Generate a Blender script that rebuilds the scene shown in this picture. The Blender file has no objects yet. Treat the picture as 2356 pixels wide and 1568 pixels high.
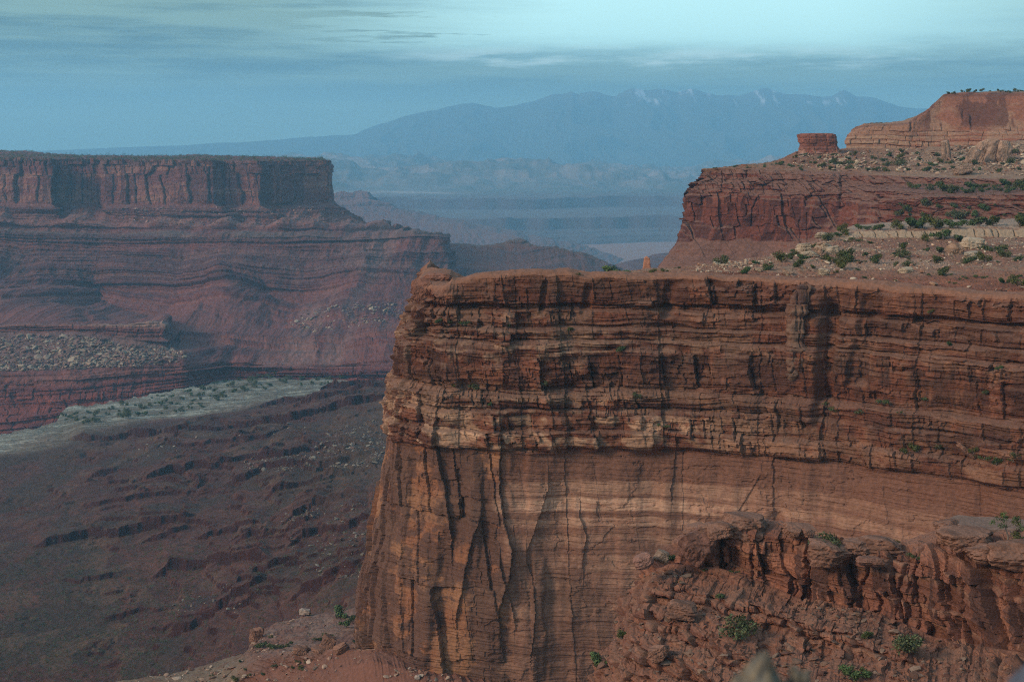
import bpy, bmesh, math, random
import numpy as np
from mathutils import Vector, Matrix, Euler

# ------------------------------------------------------------------ camera
SC = bpy.context.scene
COL = SC.collection
F, CX, CY, HZ = 3272.0, 1178.0, 784.0, 345.0        # focal length and centre in photo units (2356 wide)
PITCH = math.atan((CY - HZ) / F)
SP, CP = math.sin(PITCH), math.cos(PITCH)
cam_data = bpy.data.cameras.new('camera')
cam = bpy.data.objects.new('camera', cam_data)
COL.objects.link(cam)
cam_data.lens = 50.0
cam_data.sensor_width = 36.0
cam_data.clip_start = 0.1
cam_data.clip_end = 200000.0
cam.location = (0, 0, 0)
cam.rotation_euler = (math.pi / 2 - PITCH, 0, 0)
cam_data.dof.use_dof = True
cam_data.dof.focus_distance = 450.0
cam_data.dof.aperture_fstop = 4.0
SC.camera = cam

# ------------------------------------------------------------------ light
SUN_EL = math.radians(28)
SUN_AZ = math.radians(-118)          # measured from +Y towards +X: behind and to the left
sdir = Vector((math.sin(SUN_AZ) * math.cos(SUN_EL), math.cos(SUN_AZ) * math.cos(SUN_EL), math.sin(SUN_EL)))
sun_data = bpy.data.lights.new('sun', 'SUN')
sun_data.energy = 3.0
sun_data.angle = math.radians(14)
sun_data.color = (1.0, 0.73, 0.50)
sun = bpy.data.objects.new('sun', sun_data)
sun.rotation_euler = sdir.to_track_quat('Z', 'Y').to_euler()
COL.objects.link(sun)

world = bpy.data.worlds.new('World')
SC.world = world
world.use_nodes = True
wt = world.node_tree
wt.nodes.clear()


def nd(tree, kind, **kw):
    n = tree.nodes.new(kind)
    for k, v in kw.items():
        setattr(n, k, v)
    return n


def build_sky():
    t = wt
    L = t.links.new

    def val(n, i, x):
        if isinstance(x, (int, float)):
            n.inputs[i].default_value = x
        else:
            L(x, n.inputs[i])

    def M(op, a, b=0.0, c=0.0, clamp=False):
        n = nd(t, 'ShaderNodeMath', operation=op, use_clamp=clamp)
        val(n, 0, a); val(n, 1, b); val(n, 2, c)
        return n.outputs[0]

    def SS(x, a, b):
        n = nd(t, 'ShaderNodeMapRange', interpolation_type='SMOOTHSTEP')
        val(n, 0, x); val(n, 1, a); val(n, 2, b)
        return n.outputs[0]

    def mix(f, a, b):
        n = nd(t, 'ShaderNodeMix', data_type='RGBA')
        val(n, 0, f)
        for i, x in ((6, a), (7, b)):
            if isinstance(x, tuple):
                n.inputs[i].default_value = (*x, 1)
            else:
                L(x, n.inputs[i])
        return n.outputs[2]

    def noise(vec, scale, det=5, rough=0.55, w=0.0):
        n = nd(t, 'ShaderNodeTexNoise', noise_dimensions='4D')
        L(vec, n.inputs['Vector'])
        n.inputs['W'].default_value = w
        n.inputs['Scale'].default_value = scale
        n.inputs['Detail'].default_value = det
        n.inputs['Roughness'].default_value = rough
        return n.outputs[0]

    def comb(x, y, z):
        n = nd(t, 'ShaderNodeCombineXYZ')
        val(n, 0, x); val(n, 1, y); val(n, 2, z)
        return n.outputs[0]

    tc = nd(t, 'ShaderNodeTexCoord')
    sep = nd(t, 'ShaderNodeSeparateXYZ')
    L(tc.outputs['Generated'], sep.inputs[0])
    X, Y, Z = sep.outputs
    az = M('ARCTAN2', X, Y)
    sky = nd(t, 'ShaderNodeTexSky', sky_type='NISHITA')
    sky.sun_disc = False
    sky.sun_elevation = SUN_EL
    sky.sun_rotation = SUN_AZ
    sky.altitude = 1800
    sky.air_density = 1.0
    sky.dust_density = 1.5
    sky.ozone_density = 1.5
    tint = nd(t, 'ShaderNodeMix', data_type='RGBA', blend_type='MULTIPLY')
    tint.inputs[0].default_value = 1.0
    L(sky.outputs[0], tint.inputs[6])
    tint.inputs[7].default_value = (0.62, 0.84, 1.12, 1)
    base = tint.outputs[2]
    # layered stratus: streaks run level along the horizon
    dome = comb(M('MULTIPLY', az, 2.2), M('MULTIPLY', Z, 34.0), M('MULTIPLY', Y, 0.3))
    n1 = noise(dome, 1.25, 7, 0.6, 1.7)
    n2 = noise(dome, 3.4, 6, 0.62, 6.1)
    fine = comb(M('MULTIPLY', az, 9.0), M('MULTIPLY', Z, 70.0), 0.0)
    n3 = noise(fine, 1.6, 5, 0.6, 3.3)
    q = M('ADD', Z, M('MULTIPLY', M('SUBTRACT', n3, 0.5), 0.018))
    q = M('ADD', q, M('MULTIPLY', M('SUBTRACT', n1, 0.5), 0.008))
    high = SS(q, 0.050, 0.080)                       # above the bank of cloud on the horizon
    side = SS(M('ADD', az, M('MULTIPLY', M('SUBTRACT', n2, 0.5), 0.16)), -0.20, 0.04)
    side2 = SS(az, 0.40, 0.20)
    lens = SS(n2, 0.60, 0.52)
    lens = M('MAXIMUM', lens, SS(az, -0.02, 0.05))
    clear = M('MULTIPLY', M('MULTIPLY', high, side), lens)
    clear = M('MULTIPLY', clear, M('ADD', 0.45, M('MULTIPLY', side2, 0.55)))
    overhead = SS(Z, 0.16, 0.5)
    clear = M('MAXIMUM', clear, M('MULTIPLY', overhead, SS(n1, 0.35, 0.65)))
    west = SS(M('ADD', M('MULTIPLY', X, sdir.x), M('MULTIPLY', Y, sdir.y)), -0.15, 0.75)
    tex = M('ADD', M('MULTIPLY', n1, 0.5), M('ADD', M('MULTIPLY', n2, 0.35), M('MULTIPLY', n3, 0.15)))
    cloud_e = mix(SS(tex, 0.42, 0.58), (0.95, 1.7, 1.5), (3.0, 4.4, 3.3))
    cloud_e = mix(M('MULTIPLY', SS(Z, 0.060, 0.020), 0.85), cloud_e, (3.5, 5.2, 4.0))
    cloud = mix(west, cloud_e, (6.2, 5.9, 6.0))
    deck = mix(clear, cloud, mix(west, mix(SS(Z, 0.05, 0.3), (8.8, 13.8, 13.0), base), base))
    # thin lit edge along the top of the bank
    rim = M('MULTIPLY', SS(q, 0.053, 0.062), SS(q, 0.074, 0.064))
    rim = M('MULTIPLY', rim, SS(az, -0.13, 0.0))
    rim = M('MULTIPLY', rim, SS(az, 0.34, 0.2))
    rim = M('MULTIPLY', rim, SS(n3, 0.42, 0.62))
    deck = mix(M('MULTIPLY', rim, 0.7), deck, (9.5, 11.5, 10.8))
    bg = nd(t, 'ShaderNodeBackground')
    bg.inputs['Strength'].default_value = 0.12
    gain = nd(t, 'ShaderNodeVectorMath', operation='SCALE')
    L(deck, gain.inputs[0])
    L(M('ADD', 0.95, M('MULTIPLY', SS(Z, 0.12, 0.5), 1.35)), gain.inputs['Scale'])
    L(gain.outputs[0], bg.inputs['Color'])
    out = nd(t, 'ShaderNodeOutputWorld')
    L(bg.outputs[0], out.inputs['Surface'])


build_sky()
SC.view_settings.view_transform = 'Standard'
SC.view_settings.look = 'None'
SC.view_settings.exposure = 0.0
SC.view_settings.gamma = 1.0
SC.render.film_transparent = False
cy = SC.cycles
cy.max_bounces = 4
cy.diffuse_bounces = 2
cy.glossy_bounces = 1
cy.transmission_bounces = 1
cy.volume_bounces = 1
cy.transparent_max_bounces = 2
cy.caustics_reflective = False
cy.caustics_refractive = False
cy.use_denoising = False
cy.use_adaptive_sampling = False
cy.sample_clamp_indirect = 4.0
cy.filter_width = 1.1

# ------------------------------------------------------------------ projection helpers


def at(x, y, Y):
    """world point that the photo shows at (x, y), at the distance Y ahead"""
    x = np.asarray(x, float); y = np.asarray(y, float); Y = np.asarray(Y, float)
    a = (x - CX) / F
    b = (CY - y) / F
    s = Y / (CP + b * SP)
    return np.stack(np.broadcast_arrays(a * s, Y, (-SP + b * CP) * s), -1)


def proj(P):
    f = P[..., 1] * CP - P[..., 2] * SP
    u = P[..., 1] * SP + P[..., 2] * CP
    f = np.where(f < 0.01, 0.01, f)
    return CX + F * P[..., 0] / f, CY - F * u / f


# ------------------------------------------------------------------ noise
def _h(ix, iy, seed):
    h = (ix.astype(np.int64) * 374761393 + iy.astype(np.int64) * 668265263 + seed * 1442695041) & 0xFFFFFFFF
    h = ((h ^ (h >> 13)) * 1274126177) & 0xFFFFFFFF
    h = ((h ^ (h >> 16)) * 2246822519) & 0xFFFFFFFF
    return ((h ^ (h >> 15)) & 0xFFFFFF).astype(np.float32) / float(0xFFFFFF)


def vn(x, y, seed=0):
    x = np.asarray(x, float); y = np.asarray(y, float)
    x, y = np.broadcast_arrays(x, y)
    ix = np.floor(x); iy = np.floor(y)
    fx = (x - ix).astype(np.float32); fy = (y - iy).astype(np.float32)
    fx = fx * fx * fx * (fx * (fx * 6 - 15) + 10); fy = fy * fy * fy * (fy * (fy * 6 - 15) + 10)
    a = _h(ix, iy, seed); b = _h(ix + 1, iy, seed); c = _h(ix, iy + 1, seed); d = _h(ix + 1, iy + 1, seed)
    return ((a + (b - a) * fx) * (1 - fy) + (c + (d - c) * fx) * fy) * 2 - 1


def fbm(x, y, seed=0, o=4, g=0.5):
    x = np.asarray(x, float); y = np.asarray(y, float)
    r = 0; a = 1.0; t = 0
    for i in range(o):
        r = r + a * vn(x, y, seed + i * 17)
        t += a
        x, y = (x * 0.8 - y * 0.6) * 2.03 + 11.3, (x * 0.6 + y * 0.8) * 2.03 + 5.7
        a *= g
    return r / t * 1.6


def fbx(x, y, seed=0, o=4, g=0.5):
    """fbm without turning the axes: keeps stretched patterns stretched"""
    x = np.asarray(x, float); y = np.asarray(y, float)
    r = 0; a = 1.0; t = 0
    for i in range(o):
        r = r + a * vn(x + 3.7 * i, y + 9.1 * i, seed + i * 17)
        t += a
        x, y = x * 2.03, y * 2.03
        a *= g
    return r / t * 1.6


def rdg(x, y, seed=0, o=4, g=0.5):
    x = np.asarray(x, float); y = np.asarray(y, float)
    r = 0; a = 1.0; t = 0
    for i in range(o):
        r = r + a * (1 - 2.2 * np.abs(vn(x, y, seed + i * 13)))
        t += a
        x, y = x * 2.03 + 7.7, y * 2.03 + 3.1
        a *= g
    return r / t


def ss(a, b, x):
    t = np.clip((x - a) / (b - a), 0, 1)
    return t * t * (3 - 2 * t)


def bump1(x, c, w):
    return np.exp(-((x - c) / w) ** 2)


def mixc(c, d, m):
    m = np.clip(m, 0, 1)[..., None]
    return c * (1 - m) + np.asarray(d, float) * m


def blocks(u, z, levels, widths, seed, warp=0.0):
    """joint-bounded blocks in horizontal beds: which block, and how far from its edges"""
    lev = np.array(levels, float)
    zz = z
    r = np.clip(np.searchsorted(lev, zz) - 1, 0, len(lev) - 2)
    zb = lev[r]; zt = lev[r + 1]
    fz = np.clip((zz - zb) / (zt - zb), 0, 1)
    eu = np.full(u.shape, 9.0); fu = np.zeros(u.shape); rnd = np.zeros(u.shape); rn2 = np.zeros(u.shape); wd = np.ones(u.shape); js = np.zeros(u.shape)
    rs = np.random.RandomState(seed)
    u0, u1 = float(u.min()) - 5, float(u.max()) + 5
    for k in range(len(lev) - 1):
        w = widths[k]
        n = int((u1 - u0) / w * 1.6) + 4
        g = rs.gamma(3.0, w / 3.0, n) + w * 0.2
        j = u0 - rs.rand() * w + np.concatenate([[0], np.cumsum(g)])
        ra = rs.rand(len(j)); rb = rs.rand(len(j)); rc = rs.rand(len(j)) ** 2
        m = r == k
        if not m.any():
            continue
        uu = u[m] + warp * (zz[m] - zb[m])
        i = np.clip(np.searchsorted(j, uu) - 1, 0, len(j) - 2)
        ww = j[i + 1] - j[i]
        f = (uu - j[i]) / ww
        le, ri = uu - j[i], j[i + 1] - uu
        eu[m] = np.minimum(le, ri)
        js[m] = np.where(le < ri, rc[i], rc[i + 1])
        fu[m] = f; rnd[m] = ra[i]; rn2[m] = rb[i]; wd[m] = ww
    ez = np.minimum(zz - zb, zt - zz)
    return dict(r=r, fz=fz, fu=fu, eu=eu, ez=ez, rnd=rnd, rn2=rn2, w=wd, et=zt - zz, h=zt - zb, js=js)


# ------------------------------------------------------------------ materials
def rock_material(name, scale, bump=0.5, dist=0.3, var=0.25, rough=0.93):
    m = bpy.data.materials.new(name)
    m.use_nodes = True
    t = m.node_tree
    t.nodes.clear()
    L = t.links.new
    out = nd(t, 'ShaderNodeOutputMaterial')
    bs = nd(t, 'ShaderNodeBsdfPrincipled')
    bs.inputs['Roughness'].default_value = rough
    bs.inputs['Specular IOR Level'].default_value = 0.15
    at_ = nd(t, 'ShaderNodeAttribute', attribute_name='Col')
    tc = nd(t, 'ShaderNodeTexCoord')
    n1 = nd(t, 'ShaderNodeTexNoise')
    n1.inputs['Scale'].default_value = scale
    n1.inputs['Detail'].default_value = 6
    n1.inputs['Roughness'].default_value = 0.68
    L(tc.outputs['Object'], n1.inputs['Vector'])
    mr = nd(t, 'ShaderNodeMapRange')
    mr.inputs[1].default_value = 0.25
    mr.inputs[2].default_value = 0.75
    mr.inputs[3].default_value = 1 - var
    mr.inputs[4].default_value = 1 + var
    L(n1.outputs[0], mr.inputs[0])
    mx = nd(t, 'ShaderNodeVectorMath', operation='SCALE')
    L(at_.outputs['Color'], mx.inputs[0])
    L(mr.outputs[0], mx.inputs['Scale'])
    L(mx.outputs[0], bs.inputs['Base Color'])
    if bump > 0:
        mp = nd(t, 'ShaderNodeMapping')
        mp.inputs['Scale'].default_value = (1, 1, 2.2)
        L(tc.outputs['Object'], mp.inputs['Vector'])
        n2 = nd(t, 'ShaderNodeTexNoise')
        n2.inputs['Scale'].default_value = scale * 0.8
        n2.inputs['Detail'].default_value = 5
        n2.inputs['Roughness'].default_value = 0.6
        L(mp.outputs[0], n2.inputs['Vector'])
        b = nd(t, 'ShaderNodeBump')
        b.inputs['Strength'].default_value = bump
        b.inputs['Distance'].default_value = dist
        L(n2.outputs[0], b.inputs['Height'])
        L(b.outputs[0], bs.inputs['Normal'])
    L(bs.outputs[0], out.inputs['Surface'])
    return m


# ------------------------------------------------------------------ mesh helpers
PATCH = {}


def raw_mesh(name, V, Fq, C, mat, smooth=False, k=4):
    me = bpy.data.meshes.new(name)
    V = np.ascontiguousarray(V, np.float32).reshape(-1, 3)
    Fq = np.ascontiguousarray(Fq, np.int32).reshape(-1, k)
    me.vertices.add(len(V))
    me.vertices.foreach_set('co', V.ravel())
    me.loops.add(Fq.size)
    me.loops.foreach_set('vertex_index', Fq.ravel())
    me.polygons.add(len(Fq))
    me.polygons.foreach_set('loop_start', np.arange(len(Fq), dtype=np.int32) * k)
    try:
        me.polygons.foreach_set('loop_total', np.full(len(Fq), k, np.int32))
    except Exception:
        pass
    me.update(calc_edges=True)
    if C is not None:
        at_ = me.attributes.new('Col', 'FLOAT_COLOR', 'POINT')
        c4 = np.ones((len(V), 4), np.float32)
        c4[:, :3] = np.clip(np.asarray(C).reshape(-1, 3), 0.0, 1.0)
        at_.data.foreach_set('color', c4.ravel())
    me.polygons.foreach_set('use_smooth', np.full(len(Fq), smooth, bool))
    if mat:
        me.materials.append(mat)
    me.validate()
    return me


def obj(name, me, label=None, cat=None, kind=None, group=None, parent=None):
    o = bpy.data.objects.new(name, me)
    COL.objects.link(o)
    if label: o['label'] = label
    if cat: o['category'] = cat
    if kind: o['kind'] = kind
    if group: o['group'] = group
    if parent: o.parent = parent
    return o


def grid(name, P, C, mat, label=None, cat=None, smooth=False, kind='structure', key=None):
    nv, nu = P.shape[:2]
    i = np.arange(nv * nu).reshape(nv, nu)
    q = np.stack([i[:-1, :-1], i[1:, :-1], i[1:, 1:], i[:-1, 1:]], -1)
    me = raw_mesh(name, P, q, C, mat, smooth)
    px, py = proj(P)
    PATCH[key or name] = (P.reshape(-1, 3), px.ravel(), py.ravel())
    return obj(name, me, label, cat, kind)


def surf(key, x, y, r=6.0):
    """point of a finished terrain sheet that the photo shows at (x, y)"""
    P, px, py = PATCH[key]
    d = (px - x) ** 2 + (py - y) ** 2
    m = np.nonzero(d < r * r)[0]
    if len(m) == 0:
        return P[int(np.argmin(d))].copy()
    mm = m[d[m] < max(9.0, d[m].min() * 1.01 + 1)]
    yy = P[mm, 1]
    mm = mm[yy < yy.min() + 0.03 * abs(yy.min()) + 2]
    return P[mm[int(np.argmin(d[mm]))]].copy()


def resample(pts, n, dense=True):
    pts = np.asarray(pts, float)
    d = np.concatenate([[0], np.cumsum(np.linalg.norm(np.diff(pts, axis=0), axis=1))])
    t = np.linspace(0, d[-1], n)
    return np.stack([np.interp(t, d, pts[:, k]) for k in range(pts.shape[1])], -1)


def smooth1(a, n, axis=0):
    if n < 1:
        return a
    k = np.hanning(2 * n + 3)[1:-1]; k /= k.sum()
    pad = [(0, 0)] * a.ndim
    pad[axis] = (n, n)
    b = np.pad(a, pad, mode='edge')
    return np.apply_along_axis(lambda v: np.convolve(v, k, mode='valid'), axis, b)


def loft(rails, nu, nv, su=0, sv=0):
    """sheet through rails of (x, y, Y) points, top rail first; returns world grid, arc length u and weights"""
    R = []
    for r in rails:
        r = np.asarray(r, float)
        t = r[:, 3] if r.shape[1] > 3 else np.linspace(0, 1, len(r)) if r.shape[1] == 3 and False else (np.arange(len(r)) / (len(r) - 1))
        if r.shape[1] == 3:
            span = np.abs(np.diff(r[:, 0])) + 0.25 * np.abs(np.diff(r[:, 1])) + 1e-6
            t = np.concatenate([[0], np.cumsum(span)]); t /= t[-1]
        T = np.linspace(0, 1, nu)
        q = np.stack([np.interp(T, t, r[:, k]) for k in range(3)], -1)
        if su:
            q = smooth1(q, su)
        R.append(q)
    R = np.array(R)                                   # nr, nu, 3 in photo units
    gap = np.sqrt(np.mean((R[1:, :, 1] - R[:-1, :, 1]) ** 2, 1)) + 3.0
    tt = np.concatenate([[0], np.cumsum(gap)])
    T = np.linspace(0, tt[-1], nv)
    Q = np.empty((nv, nu, 3))
    i = np.clip(np.searchsorted(tt, T) - 1, 0, len(tt) - 2)
    f = ((T - tt[i]) / (tt[i + 1] - tt[i]))[:, None]
    # depth is blended as inverse distance so that slopes stay plane
    A, B = R[i], R[i + 1]
    PA = at(A[..., 0], A[..., 1], A[..., 2]); PB = at(B[..., 0], B[..., 1], B[..., 2])
    P = PA * (1 - f[..., None]) + PB * f[..., None]
    if sv:
        P = smooth1(P, sv, 0)
    rr = i[:, None] + f * np.ones((1, nu))
    mid = P[nv // 2]
    u = np.concatenate([[0], np.cumsum(np.linalg.norm(np.diff(mid[:, :2], axis=0), axis=1))])
    return P, np.broadcast_to(u, (nv, nu)).copy(), rr


def normals(P, hor=0.5):
    du = np.gradient(P, axis=1); dv = np.gradient(P, axis=0)
    n = np.cross(dv, du)
    n /= np.linalg.norm(n, axis=-1, keepdims=True) + 1e-9
    s = np.sign(-(n * P).sum(-1, keepdims=True)); s[s == 0] = 1
    n = n * s
    n[..., 2] *= (1 - hor)
    n /= np.linalg.norm(n, axis=-1, keepdims=True) + 1e-9
    return n


def blur2(P, a, b):
    return smooth1(smooth1(P, a, 0), b, 1)
# ------------------------------------------------------------------ the near sandstone butte
M_NEAR = rock_material('sandstone', 0.8, 0.6, 0.5, 0.26)
M_FORE = rock_material('sandstone_close', 1.7, 0.7, 0.25, 0.42)
M_MID = rock_material('sandstone_far', 0.42, 0.6, 1.0, 0.42)
M_DIST = rock_material('red_rock', 0.12, 0.6, 3.0, 0.38)

ORANGE = np.array([.42, .165, .068])
REDBR = np.array([.33, .125, .062])
BROWN = np.array([.22, .088, .046])
VARN = np.array([.115, .066, .045])
TAN = np.array([.47, .245, .112])
PALE = np.array([.56, .345, .185])
DIRT = np.array([.34, .145, .078])


def carve(d, px, py, pts, w, depth, proud=0.0, wide=14.0):
    """a crack along a line of the wall, w wide, depth deep; also returns its mask"""
    best = np.full(d.shape, 1e9)
    ex = max(4 * w, 4 * wide if proud else 0)
    x0, y0 = np.min(pts, 0) - ex; x1, y1 = np.max(pts, 0) + ex
    m = (px > x0) & (px < x1) & (py > y0) & (py < y1)
    X, Y = px[m], py[m]
    b = np.full(X.shape, 1e9)
    sgn = np.zeros(X.shape)
    for (ax, ay), (bx, by) in zip(pts[:-1], pts[1:]):
        dx, dy = bx - ax, by - ay
        t = np.clip(((X - ax) * dx + (Y - ay) * dy) / (dx * dx + dy * dy + 1e-9), 0, 1)
        h = np.hypot(X - ax - t * dx, Y - ay - t * dy)
        cl_ = h < b
        b = np.where(cl_, h, b)
        sgn = np.where(cl_, X - ax - t * dx, sgn)
    best[m] = b
    g = np.exp(-(best / w) ** 2)
    d -= depth * g
    if proud:
        dd = np.zeros(d.shape)
        dd[m] = np.where(sgn < 0, 1.0, 0.0) * np.exp(-(b / wide)) * (b < 3.6 * wide)
        d += proud * dd
    return g


def near_butte():
    ctrl = np.array([(1015, 760), (930, 630), (893, 540), (893, 515), (915, 499), (1000, 489), (1150, 486), (1350, 487), (1550, 485), (1700, 479),
                     (1800, 473), (1870, 468), (2000, 459), (2200, 444), (2356, 430), (2600, 404), (2900, 370)], float)
    c = at(ctrl[:, 0], 1010.0, ctrl[:, 1])[:, :2]
    c = resample(c, 900)
    c = smooth1(c, 9)
    c = resample(c, 1560)
    tan = np.gradient(c, axis=0)
    tan /= np.linalg.norm(tan, axis=1, keepdims=True)
    tan = smooth1(tan, 14)
    N = np.stack([tan[:, 1], -tan[:, 0]], 1)
    N /= np.linalg.norm(N, axis=1, keepdims=True)
    u1 = np.concatenate([[0], np.cumsum(np.linalg.norm(np.diff(c, axis=0), axis=1))])
    cpx = proj(np.concatenate([c, np.full((len(c), 1), -101.)], 1))[0]
    uof = lambda x: float(np.interp(x, cpx[60:], u1[60:]))
    prof = np.array([(-110, -48), (-60, -30), (-26, -60), (-18, -46.5), (-13, -43.2), (-6, -42.6), (-2.2, -43.2), (-.6, -44.4), (0.2, -46.5), (.8, -52.6), (.2, -53.4), (-1.6, -54.3), (-1.2, -55.6),
                     (1.1, -56.3), (1.6, -61), (1.2, -61.6), (3.6, -62.6), (4.0, -65.2), (3.4, -65.8), (5.6, -66.6), (6.6, -69.4), (6.9, -70.2), (6.6, -71.5), (6.5, -79), (5.6, -82.5), (6.0, -83.2), (9.3, -84.8), (9.7, -88.4), (8.9, -89.2), (10.0, -90.6),
                     (9.9, -96.6), (11.1, -97.2), (11.6, -98.2), (11.6, -101.8), (11.0, -102.8), (9.6, -103.6), (9.7, -104.6), (10.4, -115), (12.6, -131), (14.8, -146), (17.0, -161), (18.4, -173), (20.5, -200), (21.5, -222)], float)
    prof[0] = (-75, -125)
    prof[1] = (-40, -85)
    sl = np.concatenate([[0], np.cumsum(np.hypot(np.diff(prof[:, 0]), np.diff(prof[:, 1])))])
    i3 = 3
    # few rows down the hidden back, many on the face
    T = np.concatenate([np.linspace(0, sl[i3], 16)[:-1], np.linspace(sl[i3], sl[-1], 900)])
    S1 = np.interp(T, sl, prof[:, 0]) - 10.5; Z1 = np.interp(T, sl, prof[:, 1])
    nv, nu = len(T), len(c)
    U = np.broadcast_to(u1, (nv, nu)); Z = np.broadcast_to(Z1[:, None], (nv, nu)).copy()
    S = np.broadcast_to(S1[:, None], (nv, nu)).copy()
    thick = np.interp(c[:, 1], [500, 512, 540], [1.0, .35, .12]) * (np.arange(len(c)) < 500) + (np.arange(len(c)) >= 500)
    thick = smooth1(thick, 12)
    S = np.where(S < -12.5, -12.5 + (S + 12.5) * thick[None, :], S)
    back = np.broadcast_to((T < sl[i3 + 3])[:, None], (nv, nu))
    # the rim rises and falls; the prow at the left end steps down in rounded lumps
    tipx = [800, 893, 935, 960, 985, 1000, 1022, 1035, 1048, 1075, 1120, 1200, 1300, 1420, 1540, 1700, 1850, 2000, 2356, 2900]
    tipz = [-6, -5.5, -5.0, -4.6, -3.9, -2.6, -1.6, -2.2, -2.0, -.5, .1, .6, .5, -.2, -.6, -.3, -.8, -1.2, -2.4, -3]
    top = np.interp(cpx, tipx, tipz)
    drop = np.interp(c[:, 1], [518, 540, 640, 760], [0, 4, 45, 90]) * (np.arange(len(c)) < 400)
    top = top + 0.5 * fbm(u1 / 9, 0 * u1, 5, 3)
    wtop = ss(-56, -45, Z)
    Zr = Z.copy()
    Z = Z + wtop * top[None, :] - drop[None, :]
    # lower spread of the prow
    base = np.empty((nv, nu, 3))
    sag = 0.9 * fbm(U / 45, Z / 60, 3, 2)
    Sx = S.copy()
    base[..., :2] = c[None] + N[None] * S[..., None]; base[..., 2] = Z
    px, py = proj(base)
    zz = Z + sag * 0.6
    fade = 1 - ss(-46, -43.2, Zr)
    K = ss(-105.5, -103, zz)                        # ledgy upper beds
    W = 1 - K                                       # smooth lower wall
    left = 1 - ss(1090, 1210, px)                   # slabby buttress of the prow
    levels = [-230, -205, -178, -152, -128, -104.2, -102.9, -97.2, -90.5, -88.6, -83.3, -82.0, -71.0, -69.6, -66.5, -65.2, -61.4, -56.2, -53.6, -30]
    widths = [13, 12, 9, 11, 10, 5, 9, 6.5, 4, 8, 4, 8.5, 5, 6, 4, 6, 4.4, 5, 9]
    off = np.array([.8, 1, 1, 1, 1, .5, .8, 1.0, .5, 1.0, .5, 1.15, .5, .8, .5, .8, .9, .5, .8])
    wu = U + .45 * fbm(U / 7, Z / 5, 41, 3) + 0.12 * vn(U / .9, Z / .9, 42)
    b3 = blocks(wu + .05 * Z, zz, [-300, -104, -20], [40, 24], 29, 0.0)
    wz = zz + 0.55 * fbm(U / 9, Z / 9, 43, 4) + .9 * (_h(np.floor(U / 13 + .3 * vn(U / 5, Z / 5, 46)), np.floor(U * 0), 47) - .5) + 2.2 * vn(U / 38, Z / 60, 44) + 1.2 * (b3['rnd'] - .5)
    b = blocks(wu, wz, levels, widths, 7, 0.14)
    A = off[b['r']] * (K + W * left * 1.25 + W * (1 - left) * 0.08)
    tilt = np.minimum(b['w'], 7) * (0.04 + 0.26 * b['rn2'] ** 2)
    rough = ss(-.15, .25, fbm(U / 20, Z / 7, 45, 3) + .25 * ss(1700, 1100, px) - .1 * ss(1880, 2100, px))
    A = A * (1 - K * .62 * (1 - rough))
    d = A * ((b['rnd'] - .5) * 2.0 + tilt * (b['fu'] - .55))
    rr = np.where(b['r'] < 6, 0.4, 0.5)
    e = np.minimum(b['eu'] / (.25 + b['js']), b['et'] * 1.0)
    d -= A * 0.75 * rr * np.clip(1 - e / rr, 0, 1) ** 2
    d -= A * (.10 + .90 * K) * b['js'] * np.exp(-(b['eu'] / .22) ** 2) + A * .45 * (.3 + rough) * np.exp(-((b['h'] - b['et']) / .25) ** 2)
    d += A * .9 * ss(.1, .9, b['fz']) * (b['h'] < 9) * (b['rn2'] - .3)
    # a finer set of joints inside the beds
    rs = np.random.RandomState(77)
    lv2 = -232 + np.cumsum(np.concatenate([[0], rs.gamma(2.2, 1.7, 140) + .5])); lv2 = lv2[lv2 < -26]
    b2 = blocks(wu + 3 + .5 * vn(U / 2, Z / 2, 8), wz + .5 * vn(U / 3, Z / 2, 9) + .8 * fbm(U / 9, Z / 9, 10, 2), list(lv2), list(rs.gamma(2.5, 2.0, len(lv2) - 1) + 1.6), 17, 0.1)
    patchy = ss(.15, .6, fbm(U / 16, Z / 10, 61, 3))
    A2 = (K * (.16 + .5 * rough + .4 * patchy) + W * left * .28 + W * (1 - left) * .03)
    d += A2 * ((b2['rnd'] - .5) * 1.5 + 0.30 * b2['w'] * (b2['fu'] - .5) * b2['rn2'])
    d -= A2 * .5 * np.clip(1 - np.minimum(b2['eu'] / (.2 + b2['js']), b2['et']) / .3, 0, 1) ** 2
    d += (K * 1.0 + W * .3) * ((b3['rnd'] - .5) * .5 + 0.07 * b3['w'] * (b3['fu'] - .5) * ss(1.0, .85, b3['fu']))
    rs = np.random.RandomState(78)
    lv4 = -110 + np.cumsum(np.concatenate([[0], rs.gamma(2.0, .42, 130) + .25])); lv4 = lv4[lv4 < -26]
    b4 = blocks(wu + 7, wz + .25 * fbm(U / 3, Z / 2, 11, 2), list(lv4), list(rs.gamma(2.2, .8, len(lv4) - 1) + .6), 19, 0.05)
    A4 = K * (.25 + .75 * rough) * ss(-.15, .3, fbm(U / 10, Z / 3.5, 62, 3) + .15)
    d += A4 * ((b4['rnd'] - .5) * 1.0 + .3 * b4['w'] * (b4['fu'] - .5) * b4['rn2'] - .25 * np.clip(1 - np.minimum(b4['eu'] / (.2 + b4['js']), b4['et']) / .2, 0, 1) ** 2)
    d += K * .8 * fbm(U / 13, Z / 5.5, 79, 3)
    d += 1.5 * fbm(U / 26, Z / 50, 71, 3) + (.16 * K + .22) * fbm(U / 6, Z / 7, 72, 4) + (.16 * K + .07) * fbm(U / 1.4, Z / 1.2, 73, 3)
    bed = fbx(U / 26 + .0, zz * 1.15 + .6 * fbm(U / 14, Z / 14, 74, 2), 75, 3, .65)
    bedamp = np.interp(-zz, [40, 50, 54, 57, 62, 66, 71, 80, 84, 90, 97, 104, 108, 140, 200], [.25, .2, .5, .25, .5, .55, .3, .25, .55, .35, .3, .25, .1, .1, .2])
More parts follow.
